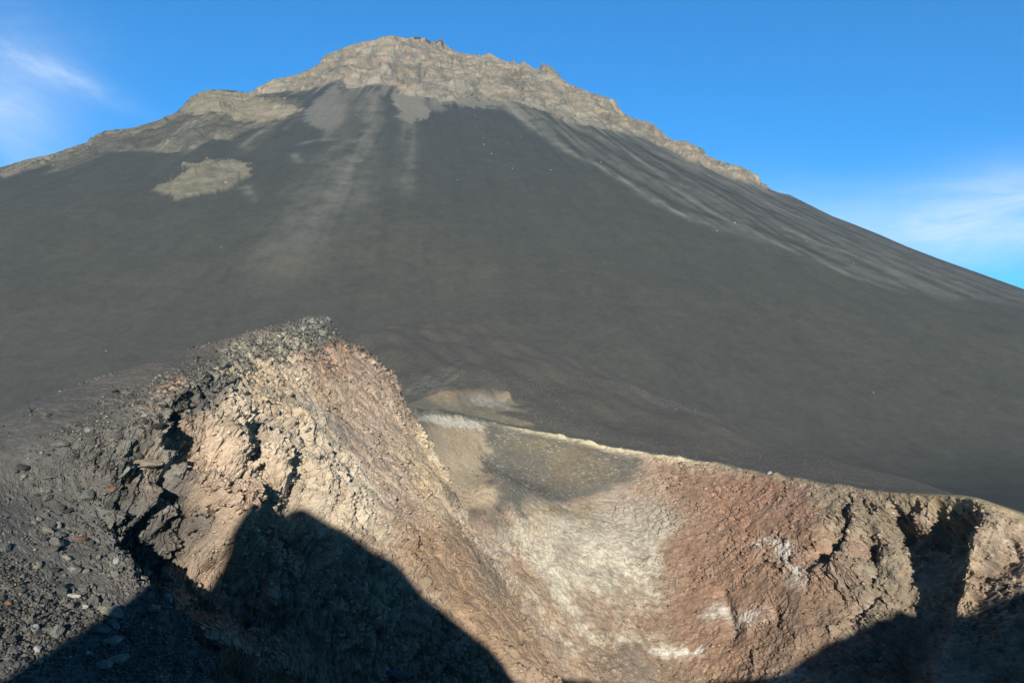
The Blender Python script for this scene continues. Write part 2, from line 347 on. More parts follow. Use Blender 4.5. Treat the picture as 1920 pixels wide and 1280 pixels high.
TAN, PALE, WHITE = alb(198, 168, 136), alb(196, 178, 150), alb(226, 220, 204)
# inside of the crater: tan altered rock
tint(alb(178, 146, 116), inner)
paint(alb(110, 106, 98), [(0, 860), (150, 835), (250, 775), (400, 690), (430, 720), (390, 770), (330, 820), (280, 900), (250, 960), (330, 985), (360, 1010), (340, 1290), (200, 1290), (0, 1290)], 1.2)
paint(TAN, [(300, 850), (330, 800), (420, 780), (520, 760), (620, 900), (640, 990), (560, 1000), (490, 985), (400, 975), (330, 930)], 1.2, .95)
paint(alb(208, 184, 150), [(430, 790), (540, 800), (700, 900), (760, 1010), (620, 1010), (500, 900)], 1.5, .85)
paint(alb(200, 160, 128), [(360, 940), (420, 930), (470, 975), (400, 985), (350, 960)], .8, .7, brk=.5)
paint(alb(178, 138, 112), [(335, 790), (380, 775), (390, 800), (350, 812)], .6, .8, brk=.5)
paint(alb(214, 172, 112), [(430, 700), (500, 685), (560, 710), (600, 765), (560, 790), (500, 770)], 1.0, 1.0, brk=1.2)
paint(alb(206, 150, 108), [(585, 670), (640, 636), (668, 652), (665, 700), (610, 700)], .8, .95, brk=1.1)
paint(alb(206, 176, 146), [(640, 700), (690, 690), (740, 740), (745, 790), (700, 800), (650, 770)], 1.5, .6, brk=.9)
paint(alb(203, 183, 160), [(660, 790), (760, 800), (790, 900), (740, 960), (680, 920), (640, 850)], 2.0, .4, brk=.8)
paint(alb(200, 170, 125), [(760, 810), (830, 840), (870, 960), (850, 1020), (790, 960)], 1.5, .8)
paint(alb(168, 132, 92), [(740, 980), (850, 980), (960, 1080), (1080, 1200), (1120, 1290), (900, 1290), (850, 1150), (760, 1050)], 2.0, .85)
stroke(alb(112, 104, 92), [(905, 1090), (960, 1120), (1020, 1160), (1050, 1200)], 1.6, .75, brk=.8)
stroke(alb(120, 112, 100), [(850, 1000), (885, 1035), (930, 1070)], 1.4, .6, brk=.6)
stroke(alb(126, 124, 112), [(520, 745), (570, 760), (600, 790), (640, 800)], 1.3, .7, brk=.6)
stroke(alb(120, 112, 95), [(595, 665), (620, 690), (650, 720)], .7, .6, brk=.6)
paint(alb(108, 104, 96), [(0, 860), (150, 835), (250, 775), (330, 722), (400, 696), (445, 700), (430, 735), (390, 765), (335, 785), (300, 825), (262, 845), (235, 880), (262, 920), (300, 945), (330, 962), (345, 1000), (350, 1290), (0, 1290)], .5, .9)
paint(alb(150, 142, 126), [(225, 905), (262, 915), (300, 945), (330, 970), (270, 975), (230, 945)], .3, .7, brk=.7)
# the scoop below the far rim
paint(alb(214, 182, 132), [(775, 800), (905, 800), (915, 860), (925, 940), (900, 950), (850, 920), (800, 850)], .8, .95, .5)
paint(alb(166, 140, 102), [(800, 805), (880, 800), (905, 850), (850, 850)], 1.0, .6, brk=.7)
paint(alb(110, 107, 95), [(908, 790), (1000, 802), (1120, 838), (1210, 858), (1190, 900), (1080, 935), (985, 972), (940, 960), (922, 900)], .8, .97, .6)
paint(alb(146, 122, 82), [(1010, 835), (1100, 840), (1150, 870), (1100, 905), (1040, 910)], 2.0, .5)
paint(alb(150, 134, 90), [(950, 815), (1060, 830), (1040, 850), (960, 840)], 1.5, .5)
stroke(alb(120, 108, 88), [(848, 935), (890, 960), (935, 980), (985, 985)], .9, .9)
paint(alb(226, 212, 180), [(770, 772), (830, 776), (905, 792), (905, 808), (840, 798), (790, 786)], .35, .95, .3)
paint(WHITE, [(796, 815), (806, 820), (815, 850), (806, 845)], .4, .8, brk=.4)
# pale wall under the lip
paint(alb(180, 164, 138), [(870, 955), (950, 985), (1000, 985), (1080, 945), (1180, 925), (1270, 960), (1260, 1060), (1240, 1110), (1160, 1150), (1090, 1170), (1020, 1110), (950, 1050)], 1.6, .95)
paint(alb(158, 149, 138), [(985, 990), (1080, 965), (1220, 940), (1255, 1000), (1180, 1040), (1040, 1030)], 2.0, .75, brk=.9)
paint(alb(160, 140, 98), [(985, 980), (1040, 952), (1110, 938), (1120, 955), (1050, 970), (1000, 992)], .5, .95, .6)
paint(alb(224, 210, 178), [(1040, 1080), (1100, 1060), (1180, 1050), (1220, 1070), (1110, 1110), (1090, 1170), (1060, 1140)], 1.3, .85, brk=.8)
paint(alb(186, 134, 100), [(945, 1045), (985, 1040), (1000, 1062), (960, 1068)], .8, .8, brk=.6)
stroke(alb(216, 192, 160), [(862, 960), (895, 1010), (940, 1070), (1000, 1120), (1040, 1170), (1080, 1220)], 1.0, .75, brk=.7)
paint(alb(208, 196, 170), [(960, 1000), (1060, 985), (1200, 960), (1250, 1040), (1180, 1110), (1090, 1170), (1010, 1080)], 1.6, .6, brk=.35)
# lower middle
paint(alb(150, 118, 90), [(1110, 1150), (1250, 1120), (1330, 1160), (1330, 1285), (1120, 1285)], 1.5, .8)
paint(alb(128, 118, 104), [(1110, 1205), (1200, 1200), (1240, 1285), (1120, 1285)], 1.5, .6)
stroke(alb(215, 200, 165), [(1110, 1195), (1180, 1195), (1230, 1200), (1260, 1222), (1310, 1218)], .6, .85, brk=.6)
# red wall
paint(alb(166, 124, 92), [(1240, 880), (1330, 880), (1480, 905), (1560, 960), (1560, 1060), (1540, 1200), (1440, 1285), (1320, 1285), (1250, 1120), (1265, 1010)], 1.6, .95)
paint(alb(172, 114, 84), [(1290, 905), (1440, 900), (1500, 930), (1440, 990), (1330, 980)], 1.6, .75, brk=.9)
paint(alb(150, 106, 80), [(1280, 1020), (1400, 1000), (1420, 1090), (1300, 1140)], 1.8, .6, brk=.8)
paint(alb(150, 138, 120), [(1240, 920), (1300, 910), (1320, 960), (1280, 1010), (1250, 980)], 1.5, .6, brk=.6)
paint(alb(118, 98, 78), [(1480, 1110), (1560, 1110), (1600, 1160), (1540, 1230), (1440, 1280), (1380, 1280)], 1.6, .75, brk=1.0)
for pts, w in (([(1415, 1018), (1445, 1012), (1470, 1022)], .55), ([(1468, 1025), (1480, 1050), (1500, 1085)], .9), ([(1325, 1155), (1350, 1140), (1360, 1150)], .7), ([(1380, 1165), (1400, 1158), (1425, 1148)], .75),
               ([(1215, 1215), (1260, 1222), (1315, 1215)], .5), ([(1440, 1275), (1480, 1272), (1520, 1265)], .6), ([(1590, 1075), (1600, 1080)], .5)):
    stroke(WHITE, pts, w, .9, brk=.5, rag=.9)
# right end
paint(alb(150, 132, 104), [(1545, 915), (1660, 922), (1780, 932), (1700, 1000), (1720, 1290), (1560, 1290), (1580, 1100), (1560, 1000)], 1.4, .85)
paint(alb(172, 112, 84), [(1578, 1015), (1605, 1012), (1605, 1045), (1578, 1048)], .7, .85, brk=.7)
paint(alb(140, 110, 98), [(1540, 1060), (1620, 1070), (1600, 1120), (1540, 1100)], 1.2, .7, brk=.8)
paint(alb(172, 154, 120), [(1780, 935), (1850, 950), (1930, 1000), (1930, 1290), (1740, 1290), (1780, 1050)], 1.4, .9)
paint(alb(196, 182, 152), [(1800, 955), (1860, 970), (1900, 1020), (1840, 1010), (1800, 990)], 1.4, .7, brk=.8)
paint(alb(186, 162, 104), [(1770, 1060), (1830, 1050), (1840, 1140), (1780, 1140)], 1.5, .7, brk=.8)
paint(alb(104, 104, 92), [(1850, 1035), (1870, 1030), (1920, 1090), (1930, 1120), (1900, 1120), (1860, 1070)], .9, .75)
# ash shoulder: faint brown and pale mottling
apr = tab(THG, APRON); out = sst(1.5, 6, S) * sst(.15, .7, apr)
mot = fbm(X * .05, Y * .05, Z * .05, 4, s=71); sp_ = fbm(X * 1.1, Y * 1.1, Z * 1.1, 3, .7, s=77)
tint(alb(107, 101, 89), out * .97); tint(alb(117, 110, 97), out * sst(0, .6, mot) * .5)
tint(alb(130, 120, 104), out * sst(.30, .6, sp_) * .5)
# rim tops: pale crust along the far edge
rimband = np.exp(-((S + .15) / .65) ** 2)
azd = np.degrees(np.arctan2(X, Y))
tint(alb(216, 199, 156), rimband * sst(-1.5, 1, azd) * sst(17, 11, azd) * np.clip(.9 + .4 * hi, 0, 1))
tint(alb(160, 140, 105), rimband * sst(13, 17, azd) * sst(34, 30, azd) * .6)
tint(alb(120, 122, 108), rimband * sst(-8.5, -7.5, azd) * sst(0, -2, azd) * .7)
# path and cut bank behind the notch, sulphur streaks on the ash
paint(alb(186, 167, 132), [(762, 760), (800, 745), (850, 732), (905, 735), (970, 748), (975, 768), (940, 775), (1010, 796), (990, 800), (900, 783), (830, 768)], .6, .92, .6, brk=2.2)
paint(alb(182, 140, 104), [(790, 748), (850, 731), (900, 735), (850, 742)], .4, .4, .3)
paint(alb(192, 183, 166), [(865, 740), (955, 745), (960, 762), (885, 764)], .5, .9, .6, brk=.9)
stroke(alb(112, 122, 106), [(765, 763), (830, 768), (890, 778), (930, 788)], .35, .85)
for k in range(44):
    a = rng.random(); x0 = 745 + 105 * a + rng.normal() * 6; y0 = 742 - 62 * a * rng.random() - 4; e_ = .5 + rng.random()
    stroke(alb(138, 137, 116), [(x0, y0), (x0 + 14 * e_, y0 - 7 * e_), (x0 + 30 * e_, y0 - 17 * e_)], .18 + .2 * rng.random(), .5, brk=.6)
stroke(alb(118, 104, 90), [(690, 598), (720, 600), (745, 606)], 3.0, .5, brk=.8)
# crown of the peak: yellow and white crusts on dark rock
tint(alb(116, 114, 106), crown * .8)
cw = fbm(X * 3.2, Y * 3.2, Z * 3.2, 3, .6, s=91); tint(alb(190, 182, 156), crown * sst(.05, .35, cw + .3 * wob) * .9)
paint(alb(200, 186, 130), [(390, 690), (420, 675), (440, 690), (430, 700), (400, 700)], .5, .9, brk=.5)
paint(alb(190, 180, 142), [(535, 640), (560, 622), (590, 620), (575, 640), (545, 650)], .6, .6, brk=.6)
# ash of the left rim: brownish dust, lighter gravel
L_ash = sst(.2, 1.2, S) * left_side * (1 - sst(.15, .7, tab(THG, APRON)))
tint(alb(104, 100, 93), L_ash * .9 * (1 - crown)); tint(alb(118, 110, 99), L_ash * sst(.0, .6, wob) * .5 * (1 - crown))
# block-to-block variation, dusty tops, darker cracks are left to the light
vary = (1 + .22 * (id1 - .5) * rough + .30 * (id2 - .5) * np.clip(rough * 1.5, .15, 1) + .22 * (id3 - .5) * np.clip(rough * 1.5, .3, 1) + .22 * hi + .10 * wob)
col *= np.clip(vary, .45, 1.7)[..., None]
flk = fbm(X * 4.5, Y * 4.5, Z * 4.5, 3, .7, s=95)
col *= (1 + .32 * flk * (.35 + .65 * inner) * sst(-4, 1, S - 0 * S + 3.5 * inner))[..., None]
fz = inner * ~left_side
tint(alb(206, 194, 172), fz * sst(.30, .55, flk + .25 * wob2) * .5); tint(alb(96, 84, 70), fz * sst(.32, .55, -flk + .2 * wob) * .5)
warm = (fbm(X * .5, Y * .5, Z * .5, 4, .6, s=81) * inner)[..., None]
col *= 1 + warm * np.array((.07, .0, -.08), f32)
lum = col @ np.array((.3, .55, .15), f32); col += (lum[..., None] * np.array((1.06, 1.0, .88), f32) - col) * (.34 * inner)[..., None]
col = np.clip(col, .02, .8)
print('colour', time.time() - T0)

def grid_mesh(name, X, Y, Z, col, wrap, smooth=True, alpha=None):
    ns, nt = X.shape; me = bpy.data.meshes.new(name)
    me.vertices.add(ns * nt); me.vertices.foreach_set('co', np.stack([X, Y, Z], -1).astype(f32).ravel())
    i = np.arange(ns - 1)[:, None]; j = np.arange(nt if wrap else nt - 1)[None, :]; j1 = (j + 1) % nt
    quad = np.stack([i * nt + j, (i + 1) * nt + j, (i + 1) * nt + j1, i * nt + j1], -1).reshape(-1, 4)[:, ::-1].astype(np.int32)
    n = len(quad); me.loops.add(n * 4); me.loops.foreach_set('vertex_index', quad.ravel())
    me.polygons.add(n); me.polygons.foreach_set('loop_start', np.arange(0, n * 4, 4, dtype=np.int32)); me.polygons.foreach_set('loop_total', np.full(n, 4, np.int32))
    me.update(calc_edges=True)
    at_ = me.color_attributes.new('albedo', 'FLOAT_COLOR', 'POINT'); c4 = np.ones((ns * nt, 4), f32); c4[:, :3] = col.reshape(-1, 3)
    if alpha is not None: c4[:, 3] = alpha.ravel()
    at_.data.foreach_set('color', c4.ravel())
    me.polygons.foreach_set('use_smooth', np.full(n, smooth, bool))
    o = bpy.data.objects.new(name, me); C.objects.link(o); return o

# ------------------------------------------------------------------ materials
def nt_new(name):
    m = bpy.data.materials.new(name); m.use_nodes = True; t = m.node_tree; t.nodes.clear()
    out = t.nodes.new('ShaderNodeOutputMaterial'); b = t.nodes.new('ShaderNodeBsdfPrincipled'); t.links.new(b.outputs[0], out.inputs[0])
    b.inputs['Roughness'].default_value = .95; b.inputs['Specular IOR Level'].default_value = .15
    return m, t, b
def node(t, kind, **kw):
    n = t.nodes.new(kind)
    for k, v in kw.items():
        if k in n.inputs: n.inputs[k].default_value = v
        else: setattr(n, k, v)
    return n
def rock_mat(name, scales, bumps, var):
    m, t, b = nt_new(name)
    a = node(t, 'ShaderNodeAttribute', attribute_name='albedo'); tc = node(t, 'ShaderNodeTexCoord')
    n1 = node(t, 'ShaderNodeTexNoise', Scale=scales[0], Detail=5.0, Roughness=.65); n2 = node(t, 'ShaderNodeTexVoronoi', Scale=scales[1]); n3 = node(t, 'ShaderNodeTexNoise', Scale=scales[2], Detail=3.0, Roughness=.7)
    for n in (n1, n2, n3): t.links.new(tc.outputs['Object'], n.inputs['Vector'])
    r = node(t, 'ShaderNodeMapRange'); r.inputs['From Min'].default_value = .25; r.inputs['From Max'].default_value = .75; r.inputs['To Min'].default_value = 1 - var; r.inputs['To Max'].default_value = 1 + var
    t.links.new(n1.outputs['Fac'], r.inputs['Value'])
    mx = node(t, 'ShaderNodeVectorMath', operation='SCALE'); t.links.new(a.outputs['Color'], mx.inputs[0]); t.links.new(r.outputs[0], mx.inputs['Scale']); t.links.new(mx.outputs[0], b.inputs['Base Color'])
    h1 = node(t, 'ShaderNodeMath', operation='MULTIPLY_ADD'); t.links.new(n2.outputs['Distance'], h1.inputs[0]); h1.inputs[1].default_value = bumps[1]; 
    h2 = node(t, 'ShaderNodeMath', operation='MULTIPLY'); t.links.new(n3.outputs['Fac'], h2.inputs[0]); h2.inputs[1].default_value = bumps[2]; t.links.new(h2.outputs[0], h1.inputs[2])
    h3 = node(t, 'ShaderNodeMath', operation='MULTIPLY_ADD'); t.links.new(n1.outputs['Fac'], h3.inputs[0]); h3.inputs[1].default_value = bumps[0]; t.links.new(h1.outputs[0], h3.inputs[2])
    bp = node(t, 'ShaderNodeBump', Strength=1.0, Distance=1.0); t.links.new(a.outputs['Alpha'], bp.inputs['Strength']); t.links.new(h3.outputs[0], bp.inputs['Height']); t.links.new(bp.outputs[0], b.inputs['Normal'])
    return m
crater = grid_mesh('crater_terrain', X, Y, Z, col, True, False, np.clip(.25 + .9 * rough, 0, 1))
crater.data.materials.append(rock_mat('crater_rock', (5.0, 13.0, 30.0), (.014, -.03, .016), .22))
crater['kind'] = 'structure'; crater['label'] = 'open volcanic crater with tan, red and pale walls and dark ash rim'

# ================================================================== CONE
AX, D, H = -150.0, 1500.0, 742.0
AX = at(800, 83, D)[0]; H = at(800, 83, D)[2]
NA, ND = int(1250 * Q), int(820 * Q)
azg = np.radians(np.linspace(-40, 40, NA)); 
dg = np.linspace(0, 1, ND); dg = 105 + 250 * dg + 1500 * dg ** 1.35
dg = np.concatenate([dg, dg[-1] + np.array([60, 150, 300, 600])]); ND = len(dg)
AZ, DG = np.meshgrid(azg, dg)
CXg = DG * np.sin(AZ); CYg = DG * np.cos(AZ)
rr = np.hypot(CXg - AX, CYg - D); thc = np.arctan2(CXg - AX, -(CYg - D))         # 0 = towards the camera, + = right
ta = np.interp(np.degrees(thc), [-180, -90, -50, 0, 50, 90, 180], [.58, .56, .60, .645, .63, .62, .58])
rt = np.sqrt(rr ** 2 + 60. ** 2) - 60. * .3
CZ = H + 16 - ta * rt
CZ = CZ + .00012 * np.maximum(rr - 900, 0) ** 2 * .6                               # flares out at the foot
CZ = -34 + np.log1p(np.exp((CZ + 34) / 12)) * 12
SIL = np.array([(-300, 395), (-120, 352), (0, 317), (50, 300), (100, 290), (170, 266), (182, 252), (200, 245), (250, 240), (300, 225), (330, 212), (345, 198), (360, 182), (390, 169), (420, 168), (470, 174), (490, 162), (515, 150), (560, 141), (600, 124), (605, 112), (615, 103), (640, 92), (665, 83), (690, 77), (705, 75), (720, 68), (740, 67), (760, 72), (775, 69), (795, 71),
    (805, 77), (818, 78), (827, 71), (832, 82), (850, 95), (870, 101), (905, 104), (918, 99), (930, 108), (945, 114), (955, 117), (962, 114), (970, 120), (974, 121), (980, 113), (990, 121), (1000, 128), (1011, 130), (1015, 117), (1025, 121), (1035, 127), (1045, 138), (1053, 150), (1060, 156), (1100, 172), (1147, 187), (1152, 198), (1165, 212), (1190, 223), (1215, 229), (1228, 238), (1245, 256),
    (1260, 264), (1280, 264), (1295, 271), (1310, 278), (1325, 293), (1350, 303), (1395, 317), (1412, 326), (1425, 343), (1445, 355), (1460, 361), (1480, 365), (1500, 375), (1520, 385), (1560, 405), (1600, 420), (1650, 440), (1700, 462), (1760, 485), (1850, 517), (1920, 542), (2100, 622), (2250, 690)], float)
sr_ = ray(SIL[:, 0], SIL[:, 1]); s_az = np.arctan2(sr_[:, 0], sr_[:, 1]); s_el = sr_[:, 2] / np.hypot(sr_[:, 0], sr_[:, 1])
tgt = np.interp(azg, s_az, s_el)
smooth_t = np.convolve(np.pad(tgt, 24, mode='edge'), np.ones(49) / 49, 'valid')
for it in range(8):                              # the broad outline first, deep along the slope
    el = CZ / DG; k = el.argmax(0); cur = el[k, np.arange(NA)]; dk = dg[k]
    CZ += ((smooth_t - cur) * dk)[None, :] * np.exp(-((DG - dk[None, :]) / 420) ** 2)

# --- surface coordinates of the cone: round the axis (u) and down the slope (v)
rc = np.hypot(CXg - AX, CYg - D)
CU = thc * 620.; CV = rc * 1.18
def cone_hit(px, py):
    d = ray(px, py); a = math.atan2(d[0], d[1]); e = d[2] / math.hypot(d[0], d[1])
    j = int(np.clip(round((a - azg[0]) / (azg[1] - azg[0])), 0, NA - 1)); c = CZ[:, j] / DG[:, j]
    k = int(np.argmax(c >= e)) if (c >= e).any() else int(c.argmax())
    return k, j
def gpoly(pts): return [(CU[cone_hit(*p)], CV[cone_hit(*p)]) for p in pts]
def gline(pts): return np.array([(CXg[cone_hit(*p)], CYg[cone_hit(*p)], CZ[cone_hit(*p)]) for p in pts])
n1 = fbm(CXg * .02, CYg * .02, CZ * .02, 5, .55, s=101); n2 = fbm(CXg * .02 + 31, CYg * .02, CZ * .02, 5, .55, s=103)
n3 = fbm(CXg * .09, CYg * .09, CZ * .09, 4, .6, s=107)
# streaks that run down the slope
stk = fbm(CU * .045, CV * .0035 + n1 * .1, CU * 0, 4, .6, s=111); stk2 = fbm(CU * .16, CV * .006 + n1 * .1, CU * 0 + 7, 4, .65, s=117)
n4 = fbm(CXg * .22, CYg * .22, CZ * .22, 3, .6, s=109)
def cmask(pts, soft=8., rag=1.0, down=1.0):
    return poly_mask(CU + (n1 * 14 + n3 * 8 + n4 * 6 + stk2 * 6) * rag, CV + (n2 * 22 + n3 * 14 + n4 * 12 + stk2 * 26 * down) * rag, gpoly(pts), soft * .55)
ROCK = [(440, 150), (500, 130), (590, 100), (610, 60), (700, 40), (850, 60), (1010, 90), (1070, 130), (1160, 160), (1240, 225), (1330, 270), (1430, 325), (1440, 352), (1400, 345), (1350, 325), (1285, 298), (1220, 262), (1130, 240), (1080, 232), (1040, 218), (960, 190), (880, 180), (850, 192), (800, 182), (745, 176), (735, 162), (690, 160), (650, 168), (640, 150), (600, 165), (540, 172), (475, 178)]
LEFTROCK = [(-20, 320), (100, 270), (170, 240), (300, 200), (340, 170), (420, 150), (475, 172), (560, 190), (578, 212), (520, 232), (470, 240), (430, 262), (400, 258), (350, 285), (270, 283), (180, 290), (85, 326), (110, 300), (0, 335)]
OVAL = [(298, 356), (322, 334), (360, 312), (400, 302), (440, 303), (468, 315), (470, 328), (450, 345), (425, 356), (395, 362), (370, 366), (340, 372), (318, 366)]
brkn = .34 * (stk2 * 1.1 + n3 * .7 + n4 * .5 + n1 * .5)
def ragged(pts, soft): return sst(.40, .60, cmask(pts, soft, .6) + brkn)
rock_s = cmask(ROCK, 46, .6); rock = sst(.40, .60, rock_s + brkn); rock_h = cmask(ROCK, 110, .6); halo = sst(.02, .35, rock_h + .5 * stk2 - .12) * sst(.0, .12, rock_h)
lrock = ragged(LEFTROCK, 40); oval = ragged(OVAL, 26)
rk_all = np.maximum(np.maximum(rock, lrock * .6), oval * .45)
# crags: ridged rock, ledges, tilted blocks
wx = CXg + n1 * 12; wy = CYg + n2 * 12
w1, we1, wi1, wf1 = worley(wx / 55, wy / 55, CZ / 55, 121); w2, we2, wi2, wf2 = worley(wx / 22 + n3 * .3, wy / 22, CZ / 22 + n3 * .3, 127); w3, we3, wi3, wf3 = worley(wx / 9, wy / 9 + n3 * .4, CZ / 9, 131)
ledge = np.sin(CZ / 7.5 + n1 * 5 + n3 * 1.2) ; amp = np.clip(.8 + 1.3 * n2, .25, 1.8)
rg = fbm(CXg * .03, CYg * .03, CZ * .03, 5, .55, s=137, ridged=True)
crag = (wi1 - .5) * 7 * sst(0, .2, we1) + wf1 * 9 + wf2 * 5.5 + (wi2 - .5) * 4 * sst(0, .2, we2) + wf3 * 2.6 + (wi3 - .5) * 1.8 + rg * 6
CN = normals(CXg, CYg, CZ)
dsp = (crag * amp + ledge * 1.6) * rk_all * .8 + oval * 2.0 + stk * 3.0 * sst(40, 150, rc) * (1 - rk_all) * sst(1100, 500, rc) + n3 * .15 + n1 * 1.0
CXd = CXg + CN[..., 0] * dsp; CYd = CYg + CN[..., 1] * dsp; CZd = CZ + CN[..., 2] * dsp
DGd = np.hypot(CXd, CYd)
for it in range(10):                             # then pinnacles and steps of the skyline itself
    el = CZd / DGd; k = el.argmax(0); cur = el[k, np.arange(NA)]; dk = DGd[k, np.arange(NA)]
    CZd += ((tgt - cur) * dk)[None, :] * np.exp(-((DGd - dk[None, :]) / (70 if it < 5 else 40)) ** 2)
print('cone', CZd.shape, time.time() - T0)
# --- colours
ccol = np.zeros(CZd.shape + (3,), f32); ccol[:] = alb(76, 78, 77)
def ctint(c, m):
    global ccol
    ccol += (np.asarray(c, f32) - ccol) * np.clip(m, 0, 1)[..., None].astype(f32)
def cpaint(c, pts, soft=8., k=1., rag=1., brk=0., down=1.):
    m = cmask(pts, soft, rag, down) * k
    if brk: m = m * sst(-brk, brk, stk2 + .5 * n3)
    ctint(c, m)
def cstroke(c, pts, w, k=1., brk=0.):
    d, s_ = line_dist((CXg + n1 * w * .5, CYg, CZ), gline(pts), w * 2.5)
    m = np.exp(-(d / w) ** 2) * k * sst(0, .1, s_ + .05) * (1 - sst(.85, 1., s_) * .8)
    if brk: m = m * sst(-brk, brk, stk2 * .6 + n3 * .6)
    ctint(c, m)
LG, TG, RK = alb(124, 120, 112), alb(138, 130, 117), alb(158, 147, 129)
low = sst(500, 1150, rc)
ctint(alb(83, 80, 72), low * .9)
ctint(alb(90, 86, 76), low * sst(.0, .5, n1 + .3 * n3) * .45)
ctint(alb(88, 87, 83), sst(.0, .6, stk) * .4 * sst(80, 250, rc) * sst(1000, 500, rc)); ctint(alb(64, 65, 65), sst(.1, .5, -stk2) * .22 * sst(1300, 500, rc))
# right flank: grey scree between the ribs
cpaint(alb(108, 104, 97), [(900, 180), (960, 185), (1130, 235), (1300, 290), (1440, 345), (1600, 415), (1920, 540), (1940, 580), (1760, 560), (1660, 535), (1500, 470), (1340, 430), (1250, 380), (1120, 300), (1000, 235)], 12, .9, .6, brk=.6)
for pts, w, k in (([(950, 190), (1000, 238), (1060, 280), (1110, 305), (1180, 345), (1250, 390), (1345, 432)], 7, .95), ([(1090, 240), (1200, 300), (1300, 355), (1400, 405)], 5, .5), ([(1250, 345), (1330, 395), (1400, 430), (1500, 475), (1590, 515), (1690, 548)], 6, .75),
                  ([(1330, 350), (1420, 400), (1520, 450), (1600, 478)], 5, .5), ([(1440, 415), (1540, 455), (1640, 495), (1720, 530)], 6, .55), ([(1200, 270), (1330, 330), (1450, 385), (1560, 430)], 8, .5), ([(1600, 440), (1720, 500), (1860, 550)], 7, .35)):
    cstroke(TG, pts, w, k, .8)
for pts, w in (([(1040, 220), (1110, 260), (1200, 318), (1270, 350)], 6), ([(1180, 265), (1260, 310), (1340, 350), (1420, 385), (1500, 415)], 7), ([(1120, 300), (1190, 340), (1270, 385), (1370, 420)], 7), ([(1400, 420), (1500, 460), (1600, 505)], 7)):
    cstroke(alb(68, 67, 65), pts, w, .75)
# talus lobes below the summit crags
cpaint(LG, [(590, 185), (640, 150), (652, 200), (640, 230), (600, 245), (575, 225)], 8, .85)
cpaint(alb(116, 110, 99), [(650, 165), (690, 160), (722, 195), (712, 235), (690, 265), (668, 260), (665, 215)], 7, .9, brk=1.)
cpaint(TG, [(738, 172), (800, 182), (808, 205), (790, 215), (772, 236), (752, 228), (742, 205)], 6, .9)
cpaint(LG, [(800, 184), (850, 192), (840, 205), (815, 212)], 6, .6)
cpaint(TG, [(845, 180), (950, 185), (940, 200), (890, 205), (855, 195)], 5, .8)
cpaint(alb(100, 97, 90), [(640, 165), (655, 150), (668, 200), (650, 260), (628, 262)], 7, .6)
for pts, w, k in (([(560, 268), (600, 262), (640, 262)], 5, .9), ([(552, 288), (560, 305)], 5, .9), ([(600, 300), (640, 270), (700, 260)], 9, .6), ([(690, 260), (660, 330), (640, 400)], 16, .75), ([(765, 235), (768, 300), (760, 370)], 9, .7), ([(640, 300), (610, 370), (570, 460), (520, 540)], 26, .65),
                  ([(445, 355), (465, 350), (478, 380)], 4, .8), ([(520, 238), (480, 270), (440, 295)], 5, .7), ([(560, 222), (530, 246)], 3, .7)):
    cstroke(alb(122, 117, 106), pts, w, k, .9)
cstroke(alb(94, 88, 76), [(700, 440), (760, 470), (840, 500), (960, 520)], 30, .5, .7)
cstroke(alb(96, 89, 77), [(480, 530), (540, 500), (620, 500), (700, 470)], 16, .5, .6)
cpaint(alb(94, 87, 75), [(490, 530), (560, 480), (660, 440), (760, 400), (900, 480), (980, 560), (800, 590), (600, 560)], 25, .35, 1., brk=.9)
# rock
rv = np.clip(.5 + .5 * (.6 * n3 + .6 * rg), 0, 1)
ctint(TG, halo * (1 - rock) * (.25 + .75 * sst(-.1, .4, stk2)) * .75); ctint(RK, rock * .97); ctint(alb(126, 118, 104), rock * sst(.0, .45, n1) * .6); ctint(alb(112, 107, 97), rock * sst(.15, .5, stk2) * .5); ctint(alb(160, 136, 112), rock * sst(.45, .8, rv) * .7); ctint(alb(112, 103, 87), rock * sst(.5, .25, rv) * .6)
ctint(alb(138, 128, 110), lrock * (.82 + .1 * stk2)); ctint(alb(86, 83, 76), lrock * np.maximum(sst(.0, .3, stk2), sst(.05, .3, stk)) * .8)
ctint(alb(136, 126, 107), oval * .95); ctint(alb(94, 87, 72), oval * sst(.1, .5, n3) * .6)
for pts, w in (([(560, 222), (500, 240), (430, 268)], 5), ([(480, 228), (400, 252), (340, 276)], 5), ([(400, 238), (300, 268), (200, 290)], 5), ([(330, 242), (230, 270), (110, 305)], 4), ([(600, 160), (560, 178), (530, 196)], 5), ([(640, 150), (650, 175), (640, 200)], 4), ([(1000, 205), (1080, 232), (1150, 262)], 4), ([(1100, 222), (1180, 250), (1260, 288)], 4)):
    cstroke(alb(84, 83, 79), pts, w * 1.3, 1., .35)
for pts, w in (([(705, 88), (692, 130), (668, 168)], 6), ([(775, 98), (788, 140), (800, 182)], 5), ([(855, 112), (878, 150), (902, 186)], 5), ([(642, 105), (632, 145)], 5), ([(925, 122), (980, 168), (1040, 215)], 5), ([(995, 140), (1060, 188), (1130, 238)], 5), ([(1150, 205), (1212, 248)], 4), ([(560, 148), (540, 168)], 4), ([(740, 110), (735, 150)], 4), ([(820, 120), (838, 165)], 4)):
    cstroke(alb(112, 109, 101), pts, w, .95, .25)
